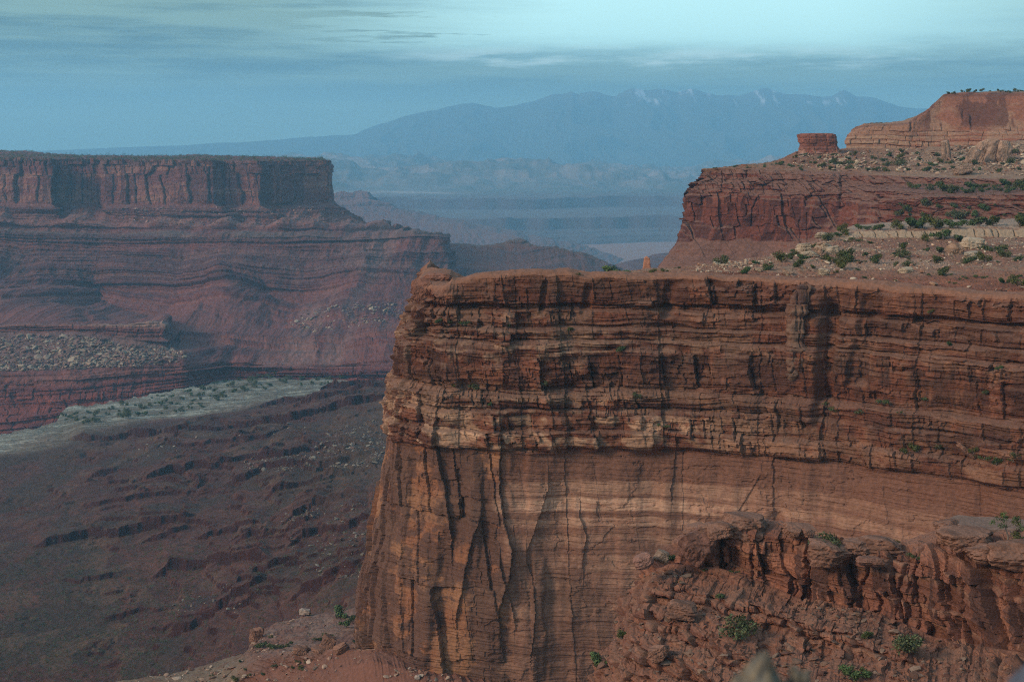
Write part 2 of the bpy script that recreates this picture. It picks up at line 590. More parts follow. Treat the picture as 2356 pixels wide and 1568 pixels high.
    d += bedamp * 1.15 * np.tanh(2.2 * bed)
    d += W * (2.2 * fbm(U / 17, Z / 90, 145, 3) + .9 * fbm(U / 6, Z / 40, 146, 3)) * (.55 + .45 * left)
    # the tall pillar and the dark slot on its right
    up = uof(1846)
    zp = ss(-97, -84, zz) * (1 - ss(-54, -49, zz))
    d -= 5.0 * zp * np.exp(-((U - up - 5.2) / 2.8) ** 4)
    for x0, wd, dp, za, zb2 in ((1945, 2.2, 3.2, -78, -50), (1968, 1.6, 2.4, -76, -52), (1250, 1.1, 2.4, -56, -46), (1348, 1.3, 2.4, -56, -47), (1528, 1.5, 2.8, -57, -47),
                                (1005, 1.0, 1.6, -53, -46), (1060, .8, 1.4, -54, -47), (2025, 1.8, 2.2, -78, -66), (2085, 1.2, 2.0, -79, -68), (1165, 1.2, 2.2, -84, -72), (1330, 1.8, 2.2, -84, -74),
                                (1105, 2.6, 3.0, -83, -71), (1445, 1.2, 1.6, -84, -72)):
        if x0 in (1005, 1060, 1165, 1330, 1105, 1445, 2025, 2085):
            continue
        d -= dp * .8 * ss(za - 2, za + 1, zz) * (1 - ss(zb2 - 1, zb2 + 2, zz)) * np.exp(-((U - uof(x0) - .12 * (zz - za)) / wd) ** 4)
    # cracks of the lower wall
    cr = np.zeros((nv, nu))
    lines = [([(1004, 985), (1000, 1010), (1012, 1060), (1022, 1110), (1032, 1165), (1040, 1230)], 8, 3.0),
             ([(1152, 1010), (1152, 1060), (1150, 1120), (1160, 1190), (1178, 1260), (1172, 1330), (1150, 1390)], 7, 3.0),
             ([(1262, 1120), (1240, 1190), (1215, 1260)], 2.0, 1.2), ([(1555, 1020), (1552, 1060), (1545, 1130)], 2.5, .9),
             ([(1334, 1190), (1350, 1230), (1342, 1290)], 2.4, 1.2), ([(1110, 1180), (1085, 1250), (1070, 1330), (1050, 1420)], 3, 1.8),
             ([(900, 1060), (893, 1170), (880, 1260), (860, 1370), (850, 1460)], 4, 1.6), ([(1212, 1290), (1225, 1330), (1232, 1420), (1222, 1500)], 2.6, 1.3), ([(1150, 1290), (1165, 1340), (1185, 1420)], 2.4, 1.4)]
    for pts, w, dp in lines:
        g = carve(d, px + 2.0 * fbm(U / 3, Z / 3, 81, 3), py, np.array(pts, float), w * .26, dp * .10 * ss(-.6, .4, fbm(U / 4, Z / 5, 83, 3)), dp * .85, 22 + 3 * w)
        cr = np.maximum(cr, g)
    arch = ss(1080, 1100, py) * (np.abs(px - 1757) < (py - 1085) * .62 + 2)
    d -= .55 * arch * ss(1260, 1200, py)
    # one side of a crack stands proud of the other
    for x0, y0, x1, y1, wx, dp in ((1065, 1030, 1150, 1400, 30, 1.2), (1175, 1250, 1215, 1560, 22, 1.4), (1325, 1200, 1322, 1420, 16, .9), (1010, 1150, 960, 1520, 26, 1.0), (870, 1200, 845, 1480, 14, .9)):
        t = np.clip((py - y0) / (y1 - y0), 0, 1)
        xc = x0 + (x1 - x0) * t
        d += dp * ss(y0 - 40, y0 + 10, py) * (1 - ss(y1 - 10, y1 + 40, py)) * np.exp(-((px - xc) / wx) ** 4)
    for x0, y0, x1, y1, wx, dp in ((1190, 1010, 1196, 1180, 20, -1.0), (1240, 1290, 1236, 1560, 16, 1.3), (1290, 1330, 1290, 1560, 24, -.8), (1400, 1060, 1395, 1400, 60, .7), (1480, 1100, 1470, 1500, 40, -.6), (1100, 1060, 1085, 1330, 14, 1.3), (1030, 1230, 1000, 1560, 18, -1.0), (930, 1040, 905, 1500, 12, 1.0)):
        t = np.clip((py - y0) / (y1 - y0), 0, 1)
        d += dp * ss(y0 - 25, y0 + 25, py) * (1 - ss(y1 - 25, y1 + 25, py)) * np.exp(-((px + 5 * fbm(U / 5, Z / 6, 147, 3) - x0 - (x1 - x0) * t) / wx) ** 6)
    # alcove under the pale rim and hollow in the fractured arch
    d -= 2.2 * np.exp(-((px - 1783) / 16) ** 2 - ((py - 1195) / 16) ** 2)
    for hx, hy in ((1870, 1050), (1950, 1104), (1962, 1104), (1980, 1103)):
        d -= .7 * np.exp(-((px - hx) / 3) ** 2 - ((py - hy) / 3) ** 2)
    sp = fbm(U / 11, Z / 7, 141, 4)
    scar = ss(.28, .34, sp + .25 * fbm(U / 2.5, Z / 2.5, 142, 3))
    d -= W * .35 * scar
    d += W * .14 * fbx(U / 18 + .3 * zz, zz * 1.4 + .09 * U, 143, 4, .6)
    d = d * fade
    P = base.copy()
    P[..., :2] += N[None] * d[..., None]
    P[..., 2] += (1 - fade) * (.35 * fbm(U / 6, S / 5, 91, 3) + .1 * fbm(U / 1.5, S / 1.5, 92, 2))
    # fault: beds right of the slot sit lower
    # ---------------------------------------------------------------- colour of the rock itself
    n1 = fbm(U / 18, Z / 9, 101, 4); n2 = fbm(U / 4, Z / 3, 102, 4); n3 = fbx(U / 2.2, Z / 14, 103, 4)
    C = np.empty((nv, nu, 3)); C[:] = np.array([.205, .085, .047])
    C = mixc(C, np.array([.275, .125, .066]), ss(-.5, .5, n1 + .6 * n2))
    C = mixc(C, np.array([.145, .062, .038]), ss(.1, .6, n2 - .4 * n1) * .6)
    palebed = np.interp(-zz, [40, 54, 57, 61, 64, 68, 71, 73, 76, 80, 84, 88, 92, 97, 103, 104], [.18, .16, .45, .3, .7, .9, .85, .75, .3, .15, .6, .75, .8, .95, .95, 0])
    palex = .25 + .75 * ss(1950, 1500, px) * (.55 + .45 * ss(1620, 1250, px) + .5 * ss(-99, -97, zz) * (1 - ss(-94, -90, zz)))
    pz = palebed * palex
    capm = ss(.25, .8, b['fz']) * (b['h'] < 9)
    C = mixc(C, np.array([.56, .385, .24]), pz * K * ss(.25, .75, .30 + .75 * capm * b['rn2'] + .55 * n2 + .35 * n1))
    C = mixc(C, np.array([.50, .32, .20]), K * .6 * ss(.25, .7, bed) * bedamp)
    sides = ss(1180, 1000, px) * .5 + .5
    vm = ss(-.42, .12, n3 * .6 + .5 * n1 + 1.1 * (b['rn2'] - .5) + .3 * n2 + .35 * (.6 - rough)) * K * (1 - .8 * pz * capm)
    vm = vm * np.interp(-zz, [40, 47, 52, 56, 62, 66, 71, 80, 84, 90, 97, 103], [.2, .5, .5, .7, .5, .3, .8, .7, .3, .85, .3, .3])
    C = mixc(C, np.array([.072, .044, .036]), .85 * vm)
    # smooth wall: level colour bands of the sandstone
    zb3 = zz + 1.0 * fbm(U / 35, Z / 80, 111, 2) + .25 * fbm(U / 6, Z / 6, 112, 3) + .012 * (U - uof(1300))
    band = np.array([-230, -190, -182, -176, -172, -166, -163, -158, -155, -152, -150, -147, -145, -140.5, -139.6, -137, -136, -132.6, -132.0, -130.3, -129.6, -127.0, -126.6, -124.8, -124.2, -120.5, -120.0, -118.9, -118.4, -114.4, -113.9, -104])
    bt = np.array([.2, .4, .15, .35, .1, .3, .15, .45, .25, .2, .45, .3, .38, .36, .15, .14, .36, .34, .12, .10, .52, .55, .10, .12, .80, .74, .30, .24, .48, .42, .03, .0])
    tb = np.interp(zb3, band, bt) * (1 - .5 * ss(1600, 1950, px))
    Wc = np.empty((nv, nu, 3)); Wc[:] = np.array([.25, .120, .073])
    Wc = mixc(Wc, np.array([.45, .275, .168]), tb * (.9 + .45 * n2 + .3 * n1))
    Wc = mixc(Wc, BROWN, ss(.1, .8, n1 + .4 * n2) * .35 * (1 - tb))
    Wc = mixc(Wc, np.array([.22, .10, .062]), .5 * ss(.2, .7, fbx(U / 9, zz / 1.2, 113, 3)) * ss(-116, -124, zz))
    dk = np.exp(-((px - 1545) / 16 - (py - 1150) / 600) ** 2) * ss(1060, 1130, py) * (1 - ss(1210, 1260, py))
    Wc = mixc(Wc, VARN, .55 * dk + .25 * ss(.35, .8, n3))
    Wc = mixc(Wc, np.array([.135, .078, .054]), .55 * ss(-128, -138, zz) * ss(-.15, .3, .8 * fbm(U / 15, Z / 11, 151, 4) + .5 * n3))
    Lc = np.empty((nv, nu, 3)); Lc[:] = np.array([.40, .18, .085])
    Lc = mixc(Lc, np.array([.46, .235, .115]), ss(-.2, .5, n1))
    va = .12 + .9 * fbx(U / 9.0 + .3 * n2, Z / 20, 121, 5, .6) + .45 * fbm(U / 4, Z / 3, 122, 4, .6) + .5 * (b['rnd'] - .5) - .04
    vm2 = ss(-.22, .20, va)
    Lc = mixc(Lc, np.array([.135, .085, .064]), .74 * vm2)
    lm = (1 - ss(1130, 1185, px + 14 * n2)) + .55 * (1 - ss(1300, 1420, px)) * ss(1230, 1330, py + 40 * n1) * vm2
    Wc = Wc * (.70 + .52 * tb)[..., None]
    Lc = Lc * np.array([.56, .53, .54])
    m = np.clip(lm, 0, 1)[..., None]
    Wc = Wc * (1 - m) + Lc * m
    C = C * (np.array([.68, .60, .56]) * (.70 + .45 * b['rnd'] + .30 * A4 * (b4['rnd'] - .3))[..., None])
    k3 = K[..., None]
    C = C * k3 + Wc * (1 - k3)
    C = mixc(C, np.array([.36, .16, .085]), .7 * (1 - fade))
    C = mixc(C, np.array([.21, .105, .062]), .8 * (1 - fade))
    # ledge dust where the rock lies back
    nz = normals(blur2(P, 4, 4), 0)[..., 2]
    dust = ss(.42, .75, nz) * K * fade
    C = mixc(C, np.array([.19, .105, .068]), .6 * dust)
    C *= np.array([.87, .88, .90]) * (1 + .10 * fbm(U / .8, Z / .8, 131, 3))[..., None]
    grid('sandstone_butte', P, C, M_NEAR, 'near layered red sandstone butte with pale ledges and a smooth banded lower wall', 'cliff')


near_butte()
# ------------------------------------------------------------------ rubble helper: many small broken stones as one sheet of debris
def stone_kit(n, seed):
    rs = np.random.RandomState(seed)
    bm = bmesh.new()
    bmesh.ops.create_icosphere(bm, subdivisions=2, radius=1.0)
    V0 = np.array([v.co[:] for v in bm.verts]); F0 = np.array([[v.index for v in f.verts] for f in bm.faces])
    bm.free()
    kits = []
    for k in range(n):
        V = V0.copy()
        for _ in range(9):                                   # planes that chip flat faces off
            d = rs.normal(size=3); d /= np.linalg.norm(d)
            h = .45 + .35 * rs.rand()
            s = V @ d
            V -= np.outer(np.clip(s - h, 0, None), d)
        V *= .8 + .5 * rs.rand(3)
        V[:, 2] *= .75
        kits.append(V)
    return kits, F0


KIT, KITF = stone_kit(14, 5)


def scatter(name, P, size, seed, cols, mat, label, cat, flat=.75, sink=.25):
    """one object of loose stones lying at the points P; size per stone"""
    rs = np.random.RandomState(seed)
    Vs, Fs, Cs = [], [], []
    n0 = 0
    for i, p in enumerate(P):
        K_ = KIT[rs.randint(len(KIT))]
        e = Euler((rs.normal() * .35, rs.normal() * .35, rs.rand() * 6.28)).to_matrix()
        s = size[i] * np.array([.8 + .6 * rs.rand(), .7 + .5 * rs.rand(), (.5 + .5 * rs.rand()) * flat]) * .5
        V = (K_ * s) @ np.array(e).T + p + np.array([0, 0, s[2] * (1 - 2 * sink)])
        Vs.append(V); Fs.append(KITF + n0); n0 += len(V)
        c = np.asarray(cols[rs.randint(len(cols))]) * (.75 + .5 * rs.rand())
        Cs.append(np.tile(c, (len(V), 1)))
    me = raw_mesh(name, np.concatenate(Vs), np.concatenate(Fs), np.concatenate(Cs), mat, False, 3)
    return obj(name, me, label, cat, 'stuff')


def pick(key, poly, n, seed, dens=None):
    """n random points of a sheet inside a photo polygon (spread evenly in the photo)"""
    P, px, py = PATCH[key]
    rs = np.random.RandomState(seed)
    poly = np.array(poly, float)
    x0, y0 = poly.min(0); x1, y1 = poly.max(0)
    m = np.nonzero((px > x0) & (px < x1) & (py > y0) & (py < y1))[0]
    X, Y = px[m], py[m]
    ins = np.zeros(len(m), bool)
    for (ax, ay), (bx, by) in zip(poly, np.roll(poly, -1, 0)):
        c = ((ay > Y) != (by > Y))
        ins ^= c & (X < (bx - ax) * (Y - ay) / (by - ay + 1e-12) + ax)
    m = m[ins]
    if dens is not None and len(m):
        w = dens(px[m], py[m]); m = m[rs.rand(len(m)) < w]
    if len(m) == 0:
        return np.zeros((0, 3))
    return P[rs.choice(m, n)]


# ------------------------------------------------------------------ rocky slope on top of the butte
def top_slope():
    rails = [
        [(1380, 700, 640), (1600, 700, 720), (1800, 720, 740), (2000, 700, 760), (2400, 690, 770), (2900, 690, 780)],
        [(1400, 632, 540), (1560, 618, 590), (1700, 604, 630), (1800, 588, 655), (1900, 548, 690), (1960, 518, 700), (2100, 505, 700), (2356, 502, 700), (2900, 500, 690)],
        [(1405, 629, 530), (1560, 613, 572), (1700, 599, 600), (1800, 582, 620), (1860, 558, 640), (1920, 534, 655), (1975, 527, 650), (2100, 522, 640), (2356, 519, 632), (2900, 517, 610)],
        [(1410, 629, 526), (1560, 616, 560), (1700, 602, 588), (1800, 588, 606), (1860, 566, 622), (1920, 541, 642), (1975, 530, 643), (2100, 527, 635), (2356, 525, 627), (2900, 522, 605)],
        [(1420, 630, 522), (1560, 618, 548), (1700, 606, 570), (1800, 596, 588), (1860, 578, 606), (1920, 555, 630), (1975, 546, 638), (2100, 546, 631), (2356, 546, 624), (2900, 546, 602)],
        [(1430, 630, 517), (1560, 620, 535), (1700, 612, 546), (1800, 607, 552), (1900, 600, 556), (2000, 594, 562), (2120, 594, 560), (2200, 600, 550), (2356, 596, 540), (2900, 596, 520)],
        [(1440, 631, 514), (1560, 623, 523), (1700, 620, 526), (1800, 622, 524), (1900, 622, 522), (2000, 618, 526), (2120, 616, 524), (2200, 616, 520), (2356, 612, 512), (2900, 610, 490)],
        [(1450, 634, 507), (1560, 630, 508), (1700, 634, 504), (1800, 640, 500), (1900, 648, 494), (2000, 652, 488), (2120, 658, 478), (2356, 668, 462), (2900, 680, 440)],
        [(1450, 660, 503), (1560, 660, 500), (1700, 668, 495), (1800, 676, 490), (1900, 684, 484), (2000, 690, 478), (2120, 700, 468), (2356, 716, 452), (2900, 730, 430)],
    ]
    P, U, rr = loft(rails, 1000, 330, 6, 3)
    X = P[..., 0]; Y = P[..., 1]; Z = P[..., 2]
    px, py = proj(P)
    n1 = fbm(X / 14, Y / 14, 201, 4); n2 = fbm(X / 3, Y / 3, 202, 4)
    edge = ss(0.6, 1.6, rr) * (1 - ss(7.2, 7.9, rr))
    P = P.copy()
    P[..., 2] += edge * (.5 * n1 + .35 * n2 + .25 * fbm(X / .9, Y / .9, 203, 3)) + (1 - edge) * .2 * n2
    # pale caprock course and a broken lower course stand out as blocks
    b = blocks(X + .6 * n2, Z, [-80, 20], [5.5], 31)
    c1 = ss(3.0, 3.12, rr) * (1 - ss(3.95, 4.05, rr)) * ss(1890, 1965, px)
    P[..., 1] -= c1 * (1.8 + 1.8 * (b['rnd'] - .4) - .9 * np.clip(1 - b['eu'] / .7, 0, 1) ** 2 * 2)
    b2 = blocks(X + .5 * n2, Z, [-80, 20], [2.6], 32)
    c2 = ss(5.0, 5.1, rr) * (1 - ss(5.95, 6.1, rr)) * ss(1830, 1900, px) * (1 - ss(2170, 2200, px))
    P[..., 1] -= c2 * (2.2 * (b2['rnd'] - .3) - 1.0 * np.clip(1 - b2['eu'] / .6, 0, 1) ** 2)
    led = fbx(X / 30, Z * 1.6, 205, 3)
    rb_ = blocks(X + .5 * n2, Z + .4 * n1, list(np.cumsum([-70] + [.8, 1.3, .6, 1.7] * 18)), [3, 5, 2.4, 6] * 18, 37)
    P[..., 1] -= ss(6.0, 6.6, rr) * (1.6 * np.tanh(2 * led) + 1.4 * (rb_['rnd'] - .5) - .5 * np.clip(1 - np.minimum(rb_['eu'], rb_['et']) / .3, 0, 1) ** 2)
    C = np.empty(P.shape); C[:] = np.array([.31, .175, .108])
    C = mixc(C, np.array([.36, .25, .16]), ss(-.1, .6, n1))
    C = mixc(C, np.array([.30, .13, .075]), ss(.0, .6, n2) * .6)
    C = mixc(C, np.array([.34, .145, .08]), ss(6.1, 6.9, rr))
    pb = np.array([.50, .40, .26])
    C = mixc(C, pb, c1 * .85)
    C = mixc(C, np.array([.43, .28, .18]), c2 * .8)
    C = mixc(C, np.array([.48, .40, .28]), .6 * (1 - ss(2.4, 3.1, rr)) * ss(1880, 1960, px))
    C = mixc(C, np.array([.22, .095, .055]), ss(6.2, 6.8, rr) * ss(-.2, .4, led + .3 * n2))
    C *= np.array([.58, .56, .57])
    grid('butte_top_slope', P, C, M_NEAR, 'bushy slope of red soil and pale broken rock on top of the near butte', 'slope')
    # loose pale rocks
    pts = np.concatenate([pick('butte_top_slope', [(1600, 606), (1720, 598), (1830, 580), (1830, 612), (1700, 628), (1600, 628)], 800, 1),
                          pick('butte_top_slope', [(1830, 570), (1960, 545), (2356, 545), (2356, 610), (2150, 620), (1830, 625)], 2200, 2),
                          pick('butte_top_slope', [(1980, 565), (2110, 562), (2120, 592), (1990, 594)], 130, 3),
                          pick('butte_top_slope', [(2180, 560), (2356, 556), (2356, 590), (2180, 596)], 160, 4),
                          pick('butte_top_slope', [(1560, 626), (1800, 632), (2356, 655), (2356, 690), (1900, 660), (1560, 640)], 420, 7), pick('butte_top_slope', [(1640, 604), (1790, 590), (1800, 606), (1650, 622)], 240, 6)])
    rs = np.random.RandomState(4)
    sz = np.clip(rs.gamma(1.3, .38, len(pts)) + .22, .25, 3.0)
    scatter('loose_rocks', pts, sz, 9, [(.42, .33, .22), (.40, .29, .19), (.33, .20, .125), (.37, .28, .19), (.28, .15, .09)], M_NEAR, 'pale broken stones strewn over the slope on top of the butte', 'loose rock')


top_slope()


# ------------------------------------------------------------------ the red cliff beyond, and the tall pale cliff above it
def red_cliff():
    rails = [
        [(1700, 380, 1500), (1900, 380, 1500), (2100, 380, 1450), (2356, 380, 1400), (2900, 390, 1300)],
        [(1648, 388, 1140), (1700, 386, 1150), (1850, 384, 1150), (2000, 393, 1120), (2200, 402, 1080), (2356, 402, 1050), (2900, 405, 950)],
        [(1650, 420, 1260), (1618, 397, 1150), (1616, 389, 1110), (1660, 387, 1100), (1780, 392, 1090), (1930, 399, 1075), (1990, 402, 1065), (2150, 408, 1030), (2356, 414, 990), (2900, 420, 900)],
        [(1650, 430, 1260), (1612, 412, 1150), (1609, 410, 1105), (1660, 411, 1095), (1780, 414, 1085), (1930, 420, 1068), (1990, 424, 1058), (2150, 428, 1022), (2356, 426, 985), (2900, 430, 890)],
        [(1650, 440, 1260), (1594, 420, 1150), (1592, 421, 1100), (1640, 422, 1090), (1780, 425, 1080), (1930, 430, 1062), (1990, 438, 1045), (2150, 440, 990), (2356, 436, 950), (2900, 440, 860)],
        [(1650, 460, 1260), (1582, 440, 1150), (1581, 440, 1098), (1640, 442, 1087), (1780, 445, 1076), (1930, 452, 1055), (2020, 462, 1030), (2150, 452, 960), (2356, 446, 915), (2900, 450, 830)],
        [(1650, 480, 1260), (1577, 452, 1150), (1574, 453, 1095), (1640, 455, 1085), (1780, 458, 1074), (1930, 464, 1052), (2040, 472, 1018), (2150, 478, 956), (2356, 478, 910), (2900, 480, 820)],
        [(1650, 530, 1260), (1577, 500, 1150), (1572, 505, 1094), (1640, 505, 1083), (1780, 508, 1072), (1930, 512, 1045), (2060, 512, 1004), (2150, 508, 948), (2356, 508, 902), (2900, 510, 800)],
        [(1650, 570, 1240), (1567, 545, 1140), (1560, 548, 1088), (1620, 548, 1080), (1780, 550, 1068), (1930, 552, 1035), (2060, 552, 975), (2150, 540, 915), (2356, 540, 868), (2900, 540, 780)],
        [(1620, 610, 1220), (1542, 585, 1120), (1535, 588, 1078), (1600, 590, 1070), (1780, 600, 1050), (1930, 600, 1010), (2060, 590, 950), (2150, 570, 880), (2356, 570, 830), (2900, 570, 760)],
        [(1590, 650, 1200), (1490, 640, 1060), (1500, 650, 1040), (1580, 650, 1030), (1780, 650, 1010), (1930, 650, 980), (2060, 640, 920), (2150, 620, 850), (2356, 620, 800), (2900, 620, 740)],
        [(1590, 900, 1200), (1490, 800, 1030), (1500, 800, 1010), (1580, 800, 1000), (1780, 800, 980), (1930, 800, 950), (2060, 800, 900), (2150, 800, 830), (2356, 800, 780), (2900, 800, 720)],
    ]
    for r in rails[2:]:
        for k, q in enumerate(r):
            pass
    P, U, rr = loft(rails, 1150, 620, 4, 2)
    U = U * 1.0
    B = blur2(P, 6, 10)
    N = normals(B, 1.0)
    Z = P[..., 2]; X = P[..., 0]
    px, py = proj(P)
    face = ss(1.7, 2.1, rr)
    slope_f = 1 - .85 * ss(7.2, 8.3, rr)
    vert = ss(4.6, 5.4, rr) * (1 - ss(1930, 2080, px + .4 * (py - 480)))      # massive varnished wall
    led = face * (1 - vert)
    lev = [-400, -120, -92, -78, -66, -56, -48, -41, -36, -33, -30, -26, -23, -19, -14, 10]
    wid = [20, 14, 12, 9, 12, 9, 8, 7, 6, 6, 5, 6, 5, 7, 9]
    wu = X + .5 * P[..., 1] + .7 * fbm(U / 12, Z / 12, 301, 3); wz = Z + 2.0 * fbm(U / 30, Z / 30, 302, 3) + 1.2 * fbm(U / 8, Z / 8, 303, 2)
    b = blocks(wu, wz, lev, wid, 33, .03)
    d = (.75 * led + .55 * vert) * ((b['rnd'] - .5) * 3.2 + .20 * b['w'] * (b['fu'] - .5) * (b['rn2'] + .3))
    d -= (.9 * led + .5 * vert) * np.clip(1 - np.minimum(b['eu'] / (.15 + b['js']), b['et'] * 1.2) / 1.1, 0, 1) ** 2
    b2 = blocks(wu + 4, wz + 1.0 * fbm(U / 10, Z / 10, 304, 2), list(np.cumsum([-400] + [5.5, 3.1, 4.4, 7.2] * 21)), [7, 11, 5, 9] * 21, 34, .1)
    d += (.7 * led + .25 * vert) * ((b2['rnd'] - .5) * 1.8)
    d -= (.5 * led + .25 * vert) * np.clip(1 - np.minimum(b2['eu'] / (.15 + b2['js']), b2['et']) / .7, 0, 1) ** 2
    b3 = blocks(wu, wz, [-500, 50], [26], 35)
    d *= slope_f
    d += slope_f * vert * ((b3['rnd'] - .5) * 2.2 + .10 * b3['w'] * (b3['fu'] - .5))
    d += face * (2.2 * fbm(U / 30, Z / 40, 305, 3) + .8 * fbm(U / 7, Z / 7, 306, 4))
    d += led * 1.0 * fbx(U / 50, Z * .55, 307, 4, .65) + vert * .3 * fbx(U / 50, Z * .5, 308, 3)
    for pts, w, dp in (([(1932, 395), (1935, 430), (1930, 480)], 4, 2.5), ([(1842, 500), (1840, 540), (1838, 570)], 2.0, 1.2), ([(1858, 490), (1857, 560)], 2.0, 1.2), ([(1728, 520), (1730, 480), (1742, 456)], 2.5, 1.6), ([(1660, 395), (1662, 430)], 2, 1.5), ([(1718, 392), (1716, 410)], 2, 1.5)):
        carve(d, px + 2 * fbm(U / 5, Z / 5, 310, 3), py, np.array(pts, float), w * .6, dp)
    edge = ss(.3, 1.0, rr)
    P = P + N * (d * edge)[..., None]
    P[..., 2] += (1 - face) * .8 * fbm(X / 8, P[..., 1] / 8, 309, 3)
    n1 = fbm(U / 25, Z / 16, 311, 4); n2 = fbm(U / 6, Z / 5, 312, 4); n3 = fbx(U / 5, Z / 26, 313, 4)
    C = np.empty(P.shape); C[:] = np.array([.27, .105, .064])
    C = mixc(C, np.array([.35, .15, .09]), ss(-.2, .6, n1))
    C = mixc(C, np.array([.42, .24, .15]), led * ss(.55, .95, b['fz']) * .45 * ss(-.3, .4, n2))
    C = mixc(C, np.array([.47, .31, .2]), (1 - ss(2.2, 2.6, rr)) * .6 * ss(1990, 1900, px))
    vm = ss(-.15, .3, n3 + .5 * n1 + 1.0 * (b['rnd'] - .5)) * (vert * .95 + led * .6)
    C = mixc(C, np.array([.125, .062, .05]), .85 * vm)
    C *= np.array([.46, .39, .40])
    nz = normals(blur2(P, 4, 4), 0)[..., 2]
    C = mixc(C, np.array([.16, .085, .058]), ss(.4, .7, nz) * .8)
    grid('red_cliff', P, C, M_MID, 'dark varnished red sandstone cliff behind the near butte', 'cliff')


red_cliff()


def upper_talus():
    rails = [
        [(1700, 400, 1700), (1840, 360, 1600), (2000, 350, 1600), (2356, 330, 1600), (2900, 330, 1500)],
        [(1690, 383, 1180), (1780, 373, 1200), (1812, 358, 1220), (1840, 345, 1240), (1930, 343, 1260), (1960, 342, 1262), (2100, 340, 1262), (2250, 332, 1240), (2356, 322, 1230), (2900, 320, 1130)],
        [(1640, 388, 1120), (1700, 383, 1140), (1800, 378, 1150), (1930, 374, 1160), (2000, 374, 1165), (2150, 376, 1150), (2356, 372, 1120), (2900, 370, 1010)],
        [(1612, 389, 1108), (1660, 387, 1101), (1780, 391, 1092), (1930, 397, 1078), (1990, 401, 1068), (2150, 407, 1033), (2356, 413, 993), (2900, 420, 900)],
        [(1625, 400, 1108), (1660, 400, 1103), (1780, 405, 1094), (1930, 410, 1080), (1990, 414, 1070), (2150, 420, 1036), (2356, 426, 998), (2900, 432, 905)],
    ]
    P, U, rr = loft(rails, 950, 240, 8, 3)
    X, Y, Z = P[..., 0], P[..., 1], P[..., 2]
    px, py = proj(P)
    n1 = fbm(X / 25, Y / 25, 321, 4); n2 = fbm(X / 6, Y / 6, 322, 4)
    P = P.copy()
    P[..., 2] += ss(.5, 1.2, rr) * (1 - .7 * ss(2.7, 3, rr)) * (.9 * n1 + .6 * n2 + .4 * fbm(X / 1.8, Y / 1.8, 323, 3))
    C = np.empty(P.shape); C[:] = np.array([.34, .165, .095])
    C = mixc(C, np.array([.40, .285, .18]), ss(1930, 2200, px) * .7)
    C = mixc(C, np.array([.42, .27, .17]), ss(-.1, .6, n1) * .5)
    C = mixc(C, np.array([.27, .12, .07]), ss(.1, .7, n2) * .5)
    C *= .55
    grid('talus_slope', P, C, M_MID, 'bushy talus slope beneath the tall pale cliff and the detached block', 'slope')
    pts = np.concatenate([pick('talus_slope', [(1830, 352), (2356, 335), (2356, 405), (2000, 395), (1900, 395), (1820, 380)], 1100, 11),
                          pick('talus_slope', [(1890, 355), (1960, 355), (2000, 385), (1900, 392)], 260, 12),
                          pick('talus_slope', [(2200, 335), (2356, 330), (2356, 395), (2180, 380)], 800, 13)])
    rs = np.random.RandomState(14)
    sz = np.clip(rs.gamma(1.6, .9, len(pts)) + .6, .7, 6.0)
    scatter('loose_rocks', pts, sz, 15, [(.34, .26, .17), (.31, .21, .135), (.22, .12, .075)], M_MID, 'pale stones strewn down the talus under the tall cliff', 'loose rock')


upper_talus()


